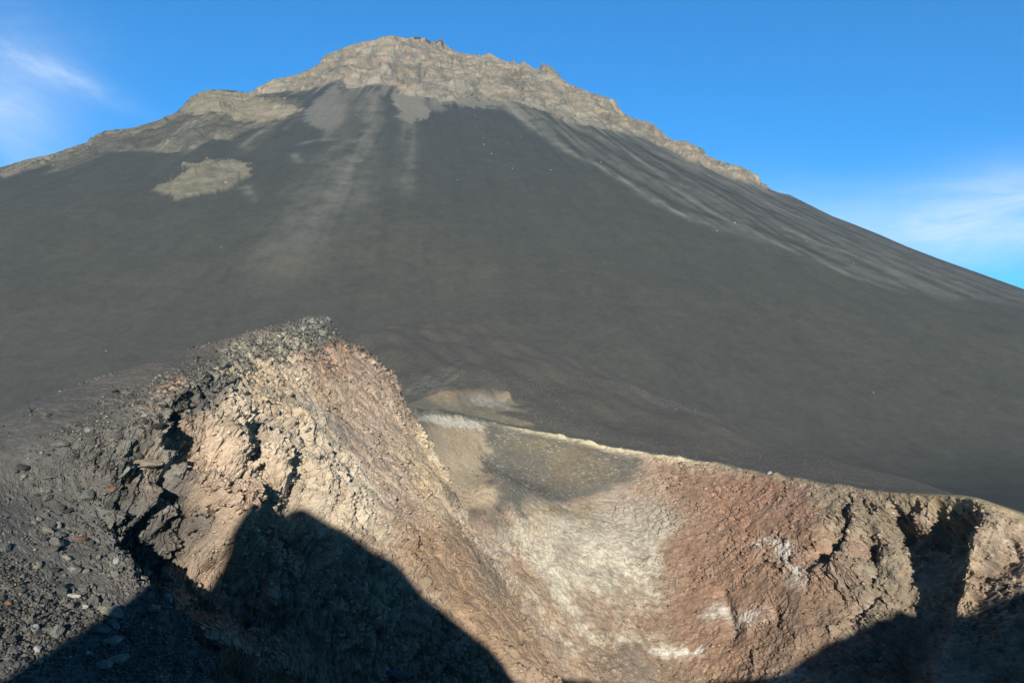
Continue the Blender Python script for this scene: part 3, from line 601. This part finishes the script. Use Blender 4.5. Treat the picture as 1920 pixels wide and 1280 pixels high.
for pts, w in (([(450, 235), (400, 262), (345, 284)], 5), ([(520, 232), (480, 255), (440, 286)], 4), ([(390, 262), (345, 292)], 4), ([(250, 275), (160, 305), (80, 327)], 4), ([(650, 175), (628, 230), (604, 264)], 7), ([(700, 170), (690, 230), (662, 275)], 8), ([(785, 185), (772, 215), (764, 242)], 7), ([(755, 175), (752, 205), (760, 235)], 5), ([(815, 190), (832, 207)], 5), ([(870, 188), (905, 202), (945, 204)], 6), ([(600, 200), (590, 240)], 7), ([(940, 178), (985, 205), (1040, 240), (1100, 275)], 5)):
    cstroke(alb(128, 120, 107), pts, w, .9, .8)
ctint(alb(84, 82, 78), rk_all * np.maximum(sst(.08, .0, we2) * .35, sst(.10, .0, we1) * .45))  # shade in the cracks between summit blocks, painted into the rock colour
fold = cmask([(350, 185), (400, 165), (470, 174), (570, 205), (540, 225), (430, 225), (360, 215)], 6, .6); ctint(alb(152, 138, 116), fold * .8)
ccol *= np.array((.98, 1.02, 1.03), f32); ccol *= 1.01 * np.clip(1 + .10 * n3 + .12 * n4 + (.18 * (wi1 - .5) + .26 * (wi2 - .5) + .22 * (wi3 - .5)) * np.clip(rk_all * 1.3, 0, 1) + .05 * stk2, .5, 1.6)[..., None]
HITS = (CXd, CYd, CZd)
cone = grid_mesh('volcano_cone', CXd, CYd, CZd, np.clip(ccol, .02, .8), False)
cone.data.materials.append(rock_mat('volcanic_ash', (.3, .25, .6), (.06, -.02, .06), .15))
cone['kind'] = 'structure'; cone['label'] = 'tall dark ash volcano cone with a tan craggy summit'
print('cone done', time.time() - T0)

# ================================================================== STONES
def solid(seed, ax=(1, 1, 1), cuts=9):
    """an angular lava block: a ball cut by planes, roughened"""
    import bmesh
    bm = bmesh.new(); bmesh.ops.create_icosphere(bm, subdivisions=4, radius=.5)
    co_ = np.array([v.co[:] for v in bm.verts]); g = np.random.default_rng(seed)
    for k in range(cuts):
        n = g.normal(size=3); n /= np.linalg.norm(n); h = .26 + .16 * g.random()
        e = co_ @ n - h; co_ -= np.maximum(e, 0)[:, None] * n
    r = fbm(co_[:, 0] * 3 + seed, co_[:, 1] * 3, co_[:, 2] * 3, 4, .6, s=seed); r2 = fbm(co_[:, 0] * 9 + seed, co_[:, 1] * 9, co_[:, 2] * 9, 3, .6, s=seed + 5, ridged=True)
    co_ *= (1 + .22 * r + .07 * r2)[:, None]; co_ *= np.array(ax)
    for v, c in zip(bm.verts, co_): v.co = c
    me = bpy.data.meshes.new('stone'); bm.to_mesh(me); bm.free(); return me
def stone_mat():
    m, t, b = nt_new('lava_stone')
    oi = node(t, 'ShaderNodeObjectInfo'); tc = node(t, 'ShaderNodeTexCoord')
    n1_ = node(t, 'ShaderNodeTexNoise', Scale=2.2, Detail=6.0, Roughness=.65); n2_ = node(t, 'ShaderNodeTexNoise', Scale=9.0, Detail=4.0, Roughness=.7)
    for n in (n1_, n2_): t.links.new(tc.outputs['Object'], n.inputs['Vector'])
    r = node(t, 'ShaderNodeMapRange'); r.inputs['From Min'].default_value = .3; r.inputs['From Max'].default_value = .7; r.inputs['To Min'].default_value = .6; r.inputs['To Max'].default_value = 1.3
    t.links.new(n1_.outputs['Fac'], r.inputs['Value'])
    mx = node(t, 'ShaderNodeVectorMath', operation='SCALE'); t.links.new(oi.outputs['Color'], mx.inputs[0]); t.links.new(r.outputs[0], mx.inputs['Scale']); t.links.new(mx.outputs[0], b.inputs['Base Color'])
    bp = node(t, 'ShaderNodeBump', Strength=.6, Distance=.12); t.links.new(n2_.outputs['Fac'], bp.inputs['Height']); t.links.new(bp.outputs[0], b.inputs['Normal'])
    return m
SM = stone_mat(); PROT = []
for k in range(9):
    me = solid(200 + k, [(1, 1, .8), (1.1, .8, .7), (1, .9, .9), (1.2, .8, .6), (.9, 1, 1), (1.1, 1, .6), (1.3, .7, .6), (1, .8, 1), (1, 1.1, .7)][k]); me.materials.append(SM); PROT.append(me)
from mathutils import Matrix, Vector
def place(me, P, N, size, colr, stretch=(1, 1, 1), yaw=None, sink=.16, name='boulder', label='', group=None, tilt=.25):
    o = bpy.data.objects.new(name, me); C.objects.link(o)
    n = Vector(N).lerp(Vector((0, 0, 1)), .5).normalized(); n = (n + Vector(rng.normal(size=3)) * tilt * .5).normalized()
    q = n.to_track_quat('Z', 'Y'); yaw = rng.random() * 6.28 if yaw is None else yaw
    o.matrix_world = Matrix.Translation(Vector(P) + Vector((0, 0, size * stretch[2] * sink))) @ q.to_matrix().to_4x4() @ Matrix.Rotation(yaw, 4, 'Z') @ Matrix.Diagonal((size * stretch[0], size * stretch[1], size * stretch[2], 1))
    o.color = (*np.clip(colr, .015, .8), 1); o['label'] = label; o['category'] = 'boulder' if name == 'boulder' else 'stone'
    if group: o['group'] = group
    return o
Nf = normals(X, Y, Z)
def on_crater(px, py):
    k = LK(px, py); return np.array((X.flat[k], Y.flat[k], Z.flat[k])), Nf.reshape(-1, 3)[k]
GREY, PALEG, YEL, ORG, TANS, WHT, DK = alb(112, 109, 101), alb(150, 145, 133), alb(146, 141, 123), alb(146, 110, 86), alb(150, 136, 116), alb(192, 187, 176), alb(84, 81, 76)
# photograph x, y, width in its pixels, colour, stretch, prototype, label
NAMED = [(275, 782, 17, PALEG, (1, 1, 1), 0, 'pale grey boulder with a dark shadow beside it above the rim gully'),
    (167, 812, 15, PALEG, (1, .9, 1), 2, 'light cream boulder standing by itself where the left ash path meets the rubble'),
    (171, 829, 19, GREY, (1, .9, .9), 4, 'grey boulder just below the light cream one on the left rim'),
    (110, 834, 24, GREY, (1.2, .7, .5), 3, 'flat grey slab half buried at the edge of the left ash path'),
    (270, 873, 36, TANS, (1.3, .7, .5), 6, 'largest tan slab lying along the crest of the left crater spur'),
    (250, 845, 27, TANS, (1, .9, .8), 1, 'rounded tan boulder at the head of the shadowed gully'),
    (220, 936, 24, TANS, (1.2, .7, .6), 5, 'smooth tan slab at the lower end of the dark rubble spur'),
    (210, 917, 14, ORG, (1, .9, .9), 7, 'ochre stone resting just above the smooth tan slab'),
    (424, 686, 30, YEL, (1.1, .8, .7), 5, 'yellow crusted boulder below the dark crown of the left peak'),
    (617, 600, 12, PALEG, (1, 1, 1), 0, 'pale boulder on the very top of the left peak'),
    (574, 600, 9, PALEG, (1, 1, .8), 8, 'small whitish stone on the skyline left of the peak top'),
    (536, 617, 12, PALEG, (1.2, .8, .7), 2, 'whitish block on the sloping skyline of the left peak'),
    (538, 668, 10, PALEG, (1.2, .9, .7), 1, 'pale stone on the grey band between crown and ochre wall'),
    (90, 777, 14, GREY, (1.2, .9, .7), 4, 'grey stone standing out on the skyline of the left ash ridge'),
    (220, 733, 16, GREY, (1.3, .8, .5), 3, 'flat grey stone on the skyline above the rim gully'),
    (216, 1206, 30, PALEG, (1.1, .8, .8), 1, 'big two-toned grey boulder at the bottom left above the yellowish pair'),
    (135, 1118, 22, WHT, (1.2, .7, .6), 6, 'bright white stone on the near ash beside the dark hollow'),
    (160, 1139, 16, WHT, (1, .9, .9), 0, 'white block below the bright white stone on the near ash'),
    (204, 1149, 36, YEL, (1.2, .7, .6), 6, 'longish cream slab lying on the near gravel'),
    (68, 1183, 19, WHT, (1, .9, 1), 7, 'upright white stone in the bottom left rubble'),
    (105, 1190, 25, PALEG, (1, .8, 1.1), 2, 'tall pale grey block right of the upright white stone'),
    (70, 1218, 20, WHT, (1, 1, .9), 4, 'roundish white block under the upright white stone'),
    (48, 1222, 18, WHT, (1.3, .7, .6), 3, 'low white stone left of the roundish white block'),
    (155, 1011, 21, ORG, (1.1, .9, .7), 5, 'orange brown stone at the edge of the near lit ash'),
    (14, 1131, 13, ORG, (1.3, .8, .7), 8, 'small orange stone alone on the near ash at the left margin'),
    (219, 1055, 15, WHT, (1, .9, 1.1), 0, 'whitish stone on the near rim edge above the shadow'),
    (218, 1078, 15, PALEG, (1, .9, .9), 7, 'speckled grey stone just below the whitish rim stone'),
    (244, 1058, 15, GREY, (.8, .8, 1.4), 2, 'thin upright grey stone on the near rim edge'),
    (277, 1073, 12, PALEG, (1, 1, 1), 0, 'round grey stone perched on the near rim above the black shadow'),
    (269, 1086, 18, PALEG, (1.1, .9, .9), 1, 'pale stone below the round perched stone'),
    (316, 1130, 24, PALEG, (.9, .9, 1.2), 4, 'largest pale block at the right tip of the near rim'),
    (286, 1146, 22, YEL, (1, .9, .8), 2, 'cream grey stone left of the largest rim tip block'),
    (302, 1164, 30, GREY, (1.1, .9, .9), 0, 'broad olive grey boulder below the rim tip'),
    (300, 1190, 22, GREY, (.9, .9, 1), 7, 'grey boulder under the broad olive one at the near rim'),
    (185, 1184, 26, GREY, (1.3, .9, .5), 5, 'flat dark grey stone in the middle of the bottom left rubble'),
    (221, 1238, 30, YEL, (1.2, .7, .7), 1, 'yellowish grey boulder at the bottom left, right one of a pair'),
    (200, 1252, 24, YEL, (1.1, .8, .8), 8, 'yellowish grey boulder at the bottom left, left one of a pair'),
    (165, 1226, 12, WHT, (1, .9, .9), 4, 'small white stone among the dark gravel above the yellowish pair'),
    (408, 1216, 28, GREY, (1.3, .8, .6), 3, 'flat grey block on the small lit spur in the black shadow'),
    (335, 1205, 26, GREY, (1, .9, .9), 2, 'grey boulder at the left end of the small lit spur'),
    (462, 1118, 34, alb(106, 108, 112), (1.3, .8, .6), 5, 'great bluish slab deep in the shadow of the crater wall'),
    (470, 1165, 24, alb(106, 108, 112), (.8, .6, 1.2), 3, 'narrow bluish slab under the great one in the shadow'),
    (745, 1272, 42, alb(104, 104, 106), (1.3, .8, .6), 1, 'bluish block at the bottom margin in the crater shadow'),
    (1443, 886, 11, WHT, (1.1, .9, .9), 0, 'lone white stone on the far rim above the red wall'),
    (974, 966, 6, PALEG, (1, 1, .9), 2, 'pale stone at the foot of the grey scree gully'),
    (1000, 960, 5, PALEG, (1, 1, .8), 7, 'small pale stone right of the gully foot'),
    (1000, 1256, 9, WHT, (1, 1, 1), 4, 'white stone on the brown slope at the bottom margin'),
    (199, 659, 4, WHT, (1.3, .9, .7), 3, '')]
for k, (px, py, wpx, c_, st_, pi_, lab) in enumerate(NAMED):
    if not lab: continue
    P, N = on_crater(px, py); d = float(np.linalg.norm(P))
    st_ = (st_[0], max(st_[1], .8), max(st_[2], .75)); place(PROT[pi_], P, N, (.85 if c_ is WHT else 1.0) * wpx / FPX * d, np.array(c_) * (.9 + .2 * rng.random()), st_, label=lab, yaw=(rng.random() - .5) * .9)
# loose stones of the dark left rim, each its own
ZONES = [([(20, 880), (150, 850), (260, 785), (400, 690), (420, 720), (330, 800), (260, 870), (210, 950), (100, 960)], 130, (5, 24), (GREY, GREY, PALEG, DK), 'dark grey lava stone among the rubble of the upper left rim', 'stones on the upper left rim'),
         ([(0, 960), (150, 950), (200, 1000), (250, 1050), (320, 1130), (310, 1200), (220, 1270), (0, 1270)], 115, (5, 24), (GREY, GREY, DK, PALEG, YEL), 'small grey stone loose on the near ash at the lower left', 'stones on the near left ash'),
         ([(400, 680), (500, 630), (570, 605), (618, 605), (610, 640), (500, 675)], 40, (3, 8), (PALEG, PALEG, GREY, YEL), 'small pale crusted stone on the dark crown of the left peak', 'stones on the peak crown')]
def inside(p, poly):
    r = False
    for i in range(len(poly)):
        (x0, y0), (x1, y1) = poly[i - 1], poly[i]
        if (y0 > p[1]) != (y1 > p[1]) and p[0] < (x1 - x0) * (p[1] - y0) / (y1 - y0) + x0: r = not r
    return r
for poly, n, (a_, b_), cols, lab, grp in ZONES:
    pa = np.array(poly); cnt = 0
    while cnt < n:
        p = pa.min(0) + rng.random(2) * (pa.max(0) - pa.min(0))
        if not inside(p, poly): continue
        P, N = on_crater(*p); d = float(np.linalg.norm(P)); wpx = a_ + (b_ - a_) * rng.random() ** 2.4
        place(PROT[rng.integers(9)], P, N, wpx / FPX * d, np.array(cols[rng.integers(len(cols))]) * (.75 + .45 * rng.random()), (1, .75 + .3 * rng.random(), .6 + .4 * rng.random()), name='stone', label=lab, group=grp); cnt += 1
# pale boulders far up on the cone
LKC = Look(*HITS, cell=3.0); NC = normals(*HITS).reshape(-1, 3)
FAR = [(922.7, 287.3, 4.2, 'largest white boulder of the loose scatter on the dark slope below the summit crags'), (1377, 419, 4.8, 'large pale boulder between two grey scree streaks on the right flank'), (1346, 432, 4, 'pale boulder at the lower tip of the long grey scree streak'),
       (424, 342, 4.5, 'white boulder on the oval tan outcrop of the left flank'), (961, 315, 3.2, ''), (894, 239, 2.8, ''), (906, 259, 2.8, ''), (907, 271, 2.8, ''), (953, 269, 2.6, ''), (978, 256, 2.8, ''), (859, 336, 3, ''), (1033, 318, 2.5, ''), (715, 232, 3.2, ''), (1125, 303, 2.8, ''), (892, 218, 2.4, ''),
       (1294, 415, 2.8, ''), (1164, 318, 2.6, ''), (1287, 300, 2.8, ''), (1034, 319, 2.4, ''), (414, 464, 2.4, ''), (586, 482, 2.6, ''), (589, 409, 2.2, ''), (199, 659, 2.8, ''), (1440, 470, 2.4, ''), (1512, 450, 2.3, ''), (1600, 492, 2.3, ''), (1280, 345, 2.3, ''), (1640, 737, 2.6, '')]
for px, py, wpx, lab in FAR:
    k = LKC(px, py); P = np.array([h.flat[k] for h in HITS]); d = float(np.linalg.norm(P))
    place(PROT[rng.integers(9)], P, NC[k], (1.1 if lab else .9) * wpx / FPX * d, WHT * (.75 + .25 * rng.random()), (1, .9, .8), label=lab or 'small pale boulder lying alone on the dark slope of the cone', group=None if lab else 'pale boulders on the cone', sink=.3)
print('stones', time.time() - T0)
# loose gravel nobody could count
def scatter(name, idx, size, c0, spread, label, XYZ=(X, Y, Z)):
    tv = np.array([(1, 0, 0), (-1, 0, 0), (0, 1, 0), (0, -1, 0), (0, 0, 1), (0, 0, -1)], float) * .5
    tf = np.array([(0, 2, 4), (2, 1, 4), (1, 3, 4), (3, 0, 4), (2, 0, 5), (1, 2, 5), (3, 1, 5), (0, 3, 5)])
    n = len(idx); P = np.stack([a.flat[idx] for a in XYZ], -1) + rng.normal(size=(n, 3)) * np.array([.03, .03, 0])
    an = rng.random(n) * 6.28; s_ = size[:, None, None] * (.6 + .8 * rng.random((n, 6, 1))) * np.array([1, 1, .75])
    v = tv[None] * s_; v += rng.normal(size=v.shape) * size[:, None, None] * .10
    ca, sa = np.cos(an)[:, None], np.sin(an)[:, None]; v = np.stack([v[..., 0] * ca - v[..., 1] * sa, v[..., 0] * sa + v[..., 1] * ca, v[..., 2] + .12 * size[:, None]], -1) + P[:, None, :]
    f = (tf[None] + (np.arange(n) * 6)[:, None, None]).reshape(-1, 3).astype(np.int32)
    me = bpy.data.meshes.new(name); me.vertices.add(n * 6); me.vertices.foreach_set('co', v.astype(f32).ravel()); m_ = len(f)
    me.loops.add(m_ * 3); me.loops.foreach_set('vertex_index', f.ravel()); me.polygons.add(m_); me.polygons.foreach_set('loop_start', np.arange(0, m_ * 3, 3, dtype=np.int32)); me.polygons.foreach_set('loop_total', np.full(m_, 3, np.int32)); me.update(calc_edges=True)
    cc = np.ones((n, 6, 4), f32); base_c = col.reshape(-1, 3)[idx] if c0 is None else np.asarray(c0)[rng.integers(len(c0), size=n)]
    cc[..., :3] = (base_c * (1 + spread * rng.normal(size=(n, 1))).clip(.5, 1.7))[:, None, :]
    a_ = me.color_attributes.new('albedo', 'FLOAT_COLOR', 'POINT'); a_.data.foreach_set('color', np.clip(cc, 0, 1).ravel())
    o = bpy.data.objects.new(name, me); C.objects.link(o); me.materials.append(GM); o['kind'] = 'stuff'; o['label'] = label; return o
GM = rock_mat('loose_gravel', (6.0, 9.0, 24.0), (.02, -.01, .01), .15)
def pick(w, n):
    w = w.ravel().astype(np.float64); c = np.cumsum(w); return np.searchsorted(c, rng.random(n) * c[-1])
cell = np.ones(X.shape); dY = np.hypot(np.gradient(X, axis=0), np.gradient(Y, axis=0)); dX = np.hypot(np.gradient(X, axis=1), np.gradient(Y, axis=1)); cell = dX * dY
PXv, PYv, DEP = project(X, Y, Z); inview = (PXv > -60) & (PXv < 1980) & (PYv < 1340)
wl = cell / np.maximum(DEP, 5) ** 1.2 * left_side * inview * (S > -2.5) * np.clip(-.1 + edge_rock * 1.6 + 1.3 * wob + .5 * wob2, .02, 2)
ix = pick(np.where((DEP < 75) & (S < 14), wl, 0), 30000); dd = DEP.flat[ix]; scatter('rubble', ix, dd / FPX * (1.3 + 7 * rng.random(len(ix)) ** 5), [GREY, GREY, DK, DK, alb(126, 116, 102), GREY, DK, PALEG], .18, 'grey lava rubble and gravel on the dark left rim')
wn = np.where((DEP < 24) & (S > -.6) & (S < 9), cell / np.maximum(DEP, 6) ** 1.6 * left_side * inview * np.clip(.35 + 1.4 * wob2 + .4 * edge_rock, .05, 2), 0)
ix = pick(wn, 14000); dd = DEP.flat[ix]; scatter('gravel', ix, dd / FPX * (1.8 + 7.5 * rng.random(len(ix)) ** 5), [GREY, DK, DK, alb(104, 98, 88), alb(120, 112, 100), GREY], .15, 'dark gravel strewn over the near ash')
facing = np.clip(-(Nf[..., 0] * X + Nf[..., 1] * Y + Nf[..., 2] * Z) / DIST, 0, 1)
wr = facing * cell / np.maximum(DEP, 20) ** 1.0 * inview * (S > 1.5) * ~left_side * np.clip(.5 + 1.5 * mot, .05, 2)
ix = pick(np.where(DEP < 165, wr, 0), 15000); dd = DEP.flat[ix]; scatter('scree', ix, dd / FPX * (.8 + 1.3 * rng.random(len(ix)) ** 4), [GREY, GREY, PALEG, alb(128, 122, 108)], .2, 'pale stones strewn over the dark ash behind the far rim')
gl = np.array(cpoly([(915, 880), (1000, 850), (1190, 865), (1090, 930), (985, 975), (900, 950), (860, 935)])); gm = poly_mask(U + wob, V + wob2, gl, 1.0)
ix = pick(cell * gm, 6500); dd = DEP.flat[ix]; scatter('gravel', ix, dd / FPX * (.9 + 2.4 * rng.random(len(ix)) ** 4), [PALEG, TANS, GREY], .2, 'pale gravel in the grey gully below the far rim')
def blocks_of_wall(n, w, lo, hi_, name, label):
    ix = pick(w, n); d = np.maximum(DEP.flat[ix], 8); scatter(name, ix, d / FPX * (lo + hi_ * rng.random(n) ** 4), None, .16, label)
blocks_of_wall(16000, np.where((S < -.4) & left_side & inview & (rough > .35), cell / np.maximum(DEP, 8) ** 1.4 * np.clip(.3 + 1.5 * wob + .5 * rough, .02, 2), 0), 2.0, 11, 'rubble', 'broken tan blocks covering the left crater wall')
blocks_of_wall(9000, np.where((S < -.4) & ~left_side & inview & (PXv > 1230) & (rough > .3), cell * np.clip(.1 + 1.6 * wob + .5 * rough, .02, 2), 0), 1.8, 8, 'rubble', 'broken red and tan blocks covering the right crater wall')
print('gravel', time.time() - T0)

# ================================================================== CAMERA, SUN, SKY
cam = bpy.data.cameras.new('camera'); co = bpy.data.objects.new('camera', cam); C.objects.link(co)
cam.sensor_width = 36; cam.lens = 36 * FPX / 1920; cam.clip_end = 20000; cam.clip_start = .1
co.rotation_euler = (math.pi / 2 + PITCH, 0, 0); bpy.context.scene.camera = co
SAZ, SEL = math.radians(4), math.radians(14)
sd = np.array((math.sin(SAZ) * math.cos(SEL), -math.cos(SAZ) * math.cos(SEL), math.sin(SEL)))
sl = bpy.data.lights.new('sun', 'SUN'); sl.energy = 5.0; sl.angle = math.radians(.53); sl.color = (1, .94, .84)
so = bpy.data.objects.new('sun', sl); C.objects.link(so)
from mathutils import Vector
so.rotation_euler = Vector(sd).to_track_quat('Z', 'Y').to_euler()
w = bpy.data.worlds.new('World'); bpy.context.scene.world = w; w.use_nodes = True; t = w.node_tree; t.nodes.clear()
wo = node(t, 'ShaderNodeOutputWorld'); bg = node(t, 'ShaderNodeBackground', Strength=.1); t.links.new(bg.outputs[0], wo.inputs[0])
sky = node(t, 'ShaderNodeTexSky', sky_type='NISHITA'); sky.sun_disc = False; sky.sun_elevation = SEL; sky.sun_rotation = math.pi - SAZ; sky.altitude = 2000; sky.air_density = 1.0; sky.dust_density = .05; sky.ozone_density = 2.0
hs = node(t, 'ShaderNodeHueSaturation', Saturation=1.0, Value=1.0); tn = node(t, 'ShaderNodeVectorMath', operation='MULTIPLY'); tn.inputs[1].default_value = (.20, 1.09, 1.68); t.links.new(sky.outputs[0], tn.inputs[0]); t.links.new(tn.outputs[0], hs.inputs['Color'])
# cirrus: streaky noise by direction, in two banks
tc = node(t, 'ShaderNodeTexCoord'); sx = node(t, 'ShaderNodeSeparateXYZ'); t.links.new(tc.outputs['Generated'], sx.inputs[0])
def mth(op, a, b=None, c=None):
    n = node(t, 'ShaderNodeMath', operation=op)
    for i, v in enumerate((a, b, c)):
        if v is None: continue
        if isinstance(v, (int, float)): n.inputs[i].default_value = v
        else: t.links.new(v, n.inputs[i])
    return n.outputs[0]
gx = mth('DIVIDE', sx.outputs['X'], sx.outputs['Y']); gz = mth('DIVIDE', sx.outputs['Z'], sx.outputs['Y'])
def bank(px, py, wx_, wy_, rot):
    d = ray(px, py); cx, cz = d[0] / d[1], d[2] / d[1]; c_, s_ = math.cos(rot), math.sin(rot)
    ax = mth('SUBTRACT', gx, float(cx)); az_ = mth('SUBTRACT', gz, float(cz))
    u = mth('ADD', mth('MULTIPLY', ax, c_ / wx_), mth('MULTIPLY', az_, s_ / wx_)); v = mth('SUBTRACT', mth('MULTIPLY', az_, c_ / wy_), mth('MULTIPLY', ax, s_ / wy_))
    return mth('POWER', 2.718, mth('MULTIPLY', mth('ADD', mth('MULTIPLY', u, u), mth('MULTIPLY', v, v)), -1.0)), u, v
def wisps(rot, sx_, sy_, lo, hi_, seed):
    c_, s_ = math.cos(rot), math.sin(rot)
    cb = node(t, 'ShaderNodeCombineXYZ')
    t.links.new(mth('MULTIPLY', mth('ADD', mth('MULTIPLY', gx, c_), mth('MULTIPLY', gz, s_)), sx_), cb.inputs[0])
    t.links.new(mth('MULTIPLY', mth('SUBTRACT', mth('MULTIPLY', gz, c_), mth('MULTIPLY', gx, s_)), sy_), cb.inputs[1]); cb.inputs[2].default_value = seed
    n = node(t, 'ShaderNodeTexNoise', Scale=1.0, Detail=10.0, Roughness=.66, Distortion=.9); t.links.new(cb.outputs[0], n.inputs['Vector'])
    r = node(t, 'ShaderNodeMapRange'); r.inputs['From Min'].default_value = lo; r.inputs['From Max'].default_value = hi_; t.links.new(n.outputs['Fac'], r.inputs['Value']); return r.outputs[0]
b1_, _, _ = bank(-10, 200, .10, .10, 0); b2_, _, _ = bank(90, 130, .10, .016, -.42); b4_, _, _ = bank(1960, 400, .24, .055, .12); b5_, _, _ = bank(1560, 430, .12, .05, -.3)
m1 = mth('MULTIPLY', b1_, wisps(-.35, 5, 12, .2, .8, 1.3)); m2 = mth('MULTIPLY', b2_, wisps(-.42, 6, 26, .3, .7, 4.1)); m3 = mth('MULTIPLY', b4_, wisps(.10, 4, 16, .15, .75, 7.7)); m4 = mth('MULTIPLY', b5_, wisps(.10, 4, 14, .2, .8, 2.2))
cl = mth('MINIMUM', mth('ADD', mth('ADD', mth('MULTIPLY', m1, .7), mth('MULTIPLY', m2, .40)), mth('ADD', mth('MULTIPLY', m3, 1.05), mth('MULTIPLY', m4, .35))), .9)
fr = mth('GREATER_THAN', sx.outputs['Y'], 0.05); cl = mth('MULTIPLY', cl, fr)
zf = node(t, 'ShaderNodeMapRange', interpolation_type='SMOOTHSTEP'); zf.inputs['From Min'].default_value = .5; zf.inputs['From Max'].default_value = .95; zf.inputs['To Min'].default_value = 1.0; zf.inputs['To Max'].default_value = .45; t.links.new(sx.outputs['Z'], zf.inputs['Value'])
yf = node(t, 'ShaderNodeMapRange', interpolation_type='SMOOTHSTEP'); yf.inputs['From Min'].default_value = -.35; yf.inputs['From Max'].default_value = .35; yf.inputs['To Min'].default_value = .4; yf.inputs['To Max'].default_value = 1.0; t.links.new(sx.outputs['Y'], yf.inputs['Value'])
zy = mth('MULTIPLY', zf.outputs[0], yf.outputs[0])
zm = node(t, 'ShaderNodeVectorMath', operation='SCALE'); t.links.new(hs.outputs[0], zm.inputs[0]); t.links.new(zy, zm.inputs['Scale'])
mix = node(t, 'ShaderNodeMix', data_type='RGBA'); t.links.new(cl, mix.inputs['Factor']); t.links.new(zm.outputs[0], mix.inputs[6]); mix.inputs[7].default_value = (7.2, 8.2, 9.4, 1)
t.links.new(mix.outputs[2], bg.inputs['Color'])
vs = bpy.context.scene.view_settings; vs.view_transform = 'Standard'; vs.look = 'None'; vs.exposure = .40; vs.gamma = 1
bpy.context.scene.cycles.max_bounces = 4; bpy.context.scene.cycles.volume_bounces = 0; bpy.context.scene.cycles.use_denoising = True
# thin air between the camera and the far cone
import bmesh
bm = bmesh.new(); bmesh.ops.create_cube(bm, size=1); me = bpy.data.meshes.new('haze'); bm.to_mesh(me); bm.free()
hz = bpy.data.objects.new('haze', me); C.objects.link(hz); hz.location = (0, 1100, 395); hz.scale = (5200, 3400, 1010); hz['kind'] = 'stuff'
m = bpy.data.materials.new('haze'); m.use_nodes = True; t = m.node_tree; t.nodes.clear(); o_ = t.nodes.new('ShaderNodeOutputMaterial'); pv = t.nodes.new('ShaderNodeVolumePrincipled')
pv.inputs['Color'].default_value = (.55, .80, 1, 1); pv.inputs['Density'].default_value = .00006; pv.inputs['Anisotropy'].default_value = 0; t.links.new(pv.outputs[0], o_.inputs['Volume']); me.materials.append(m)
print('script', time.time() - T0)
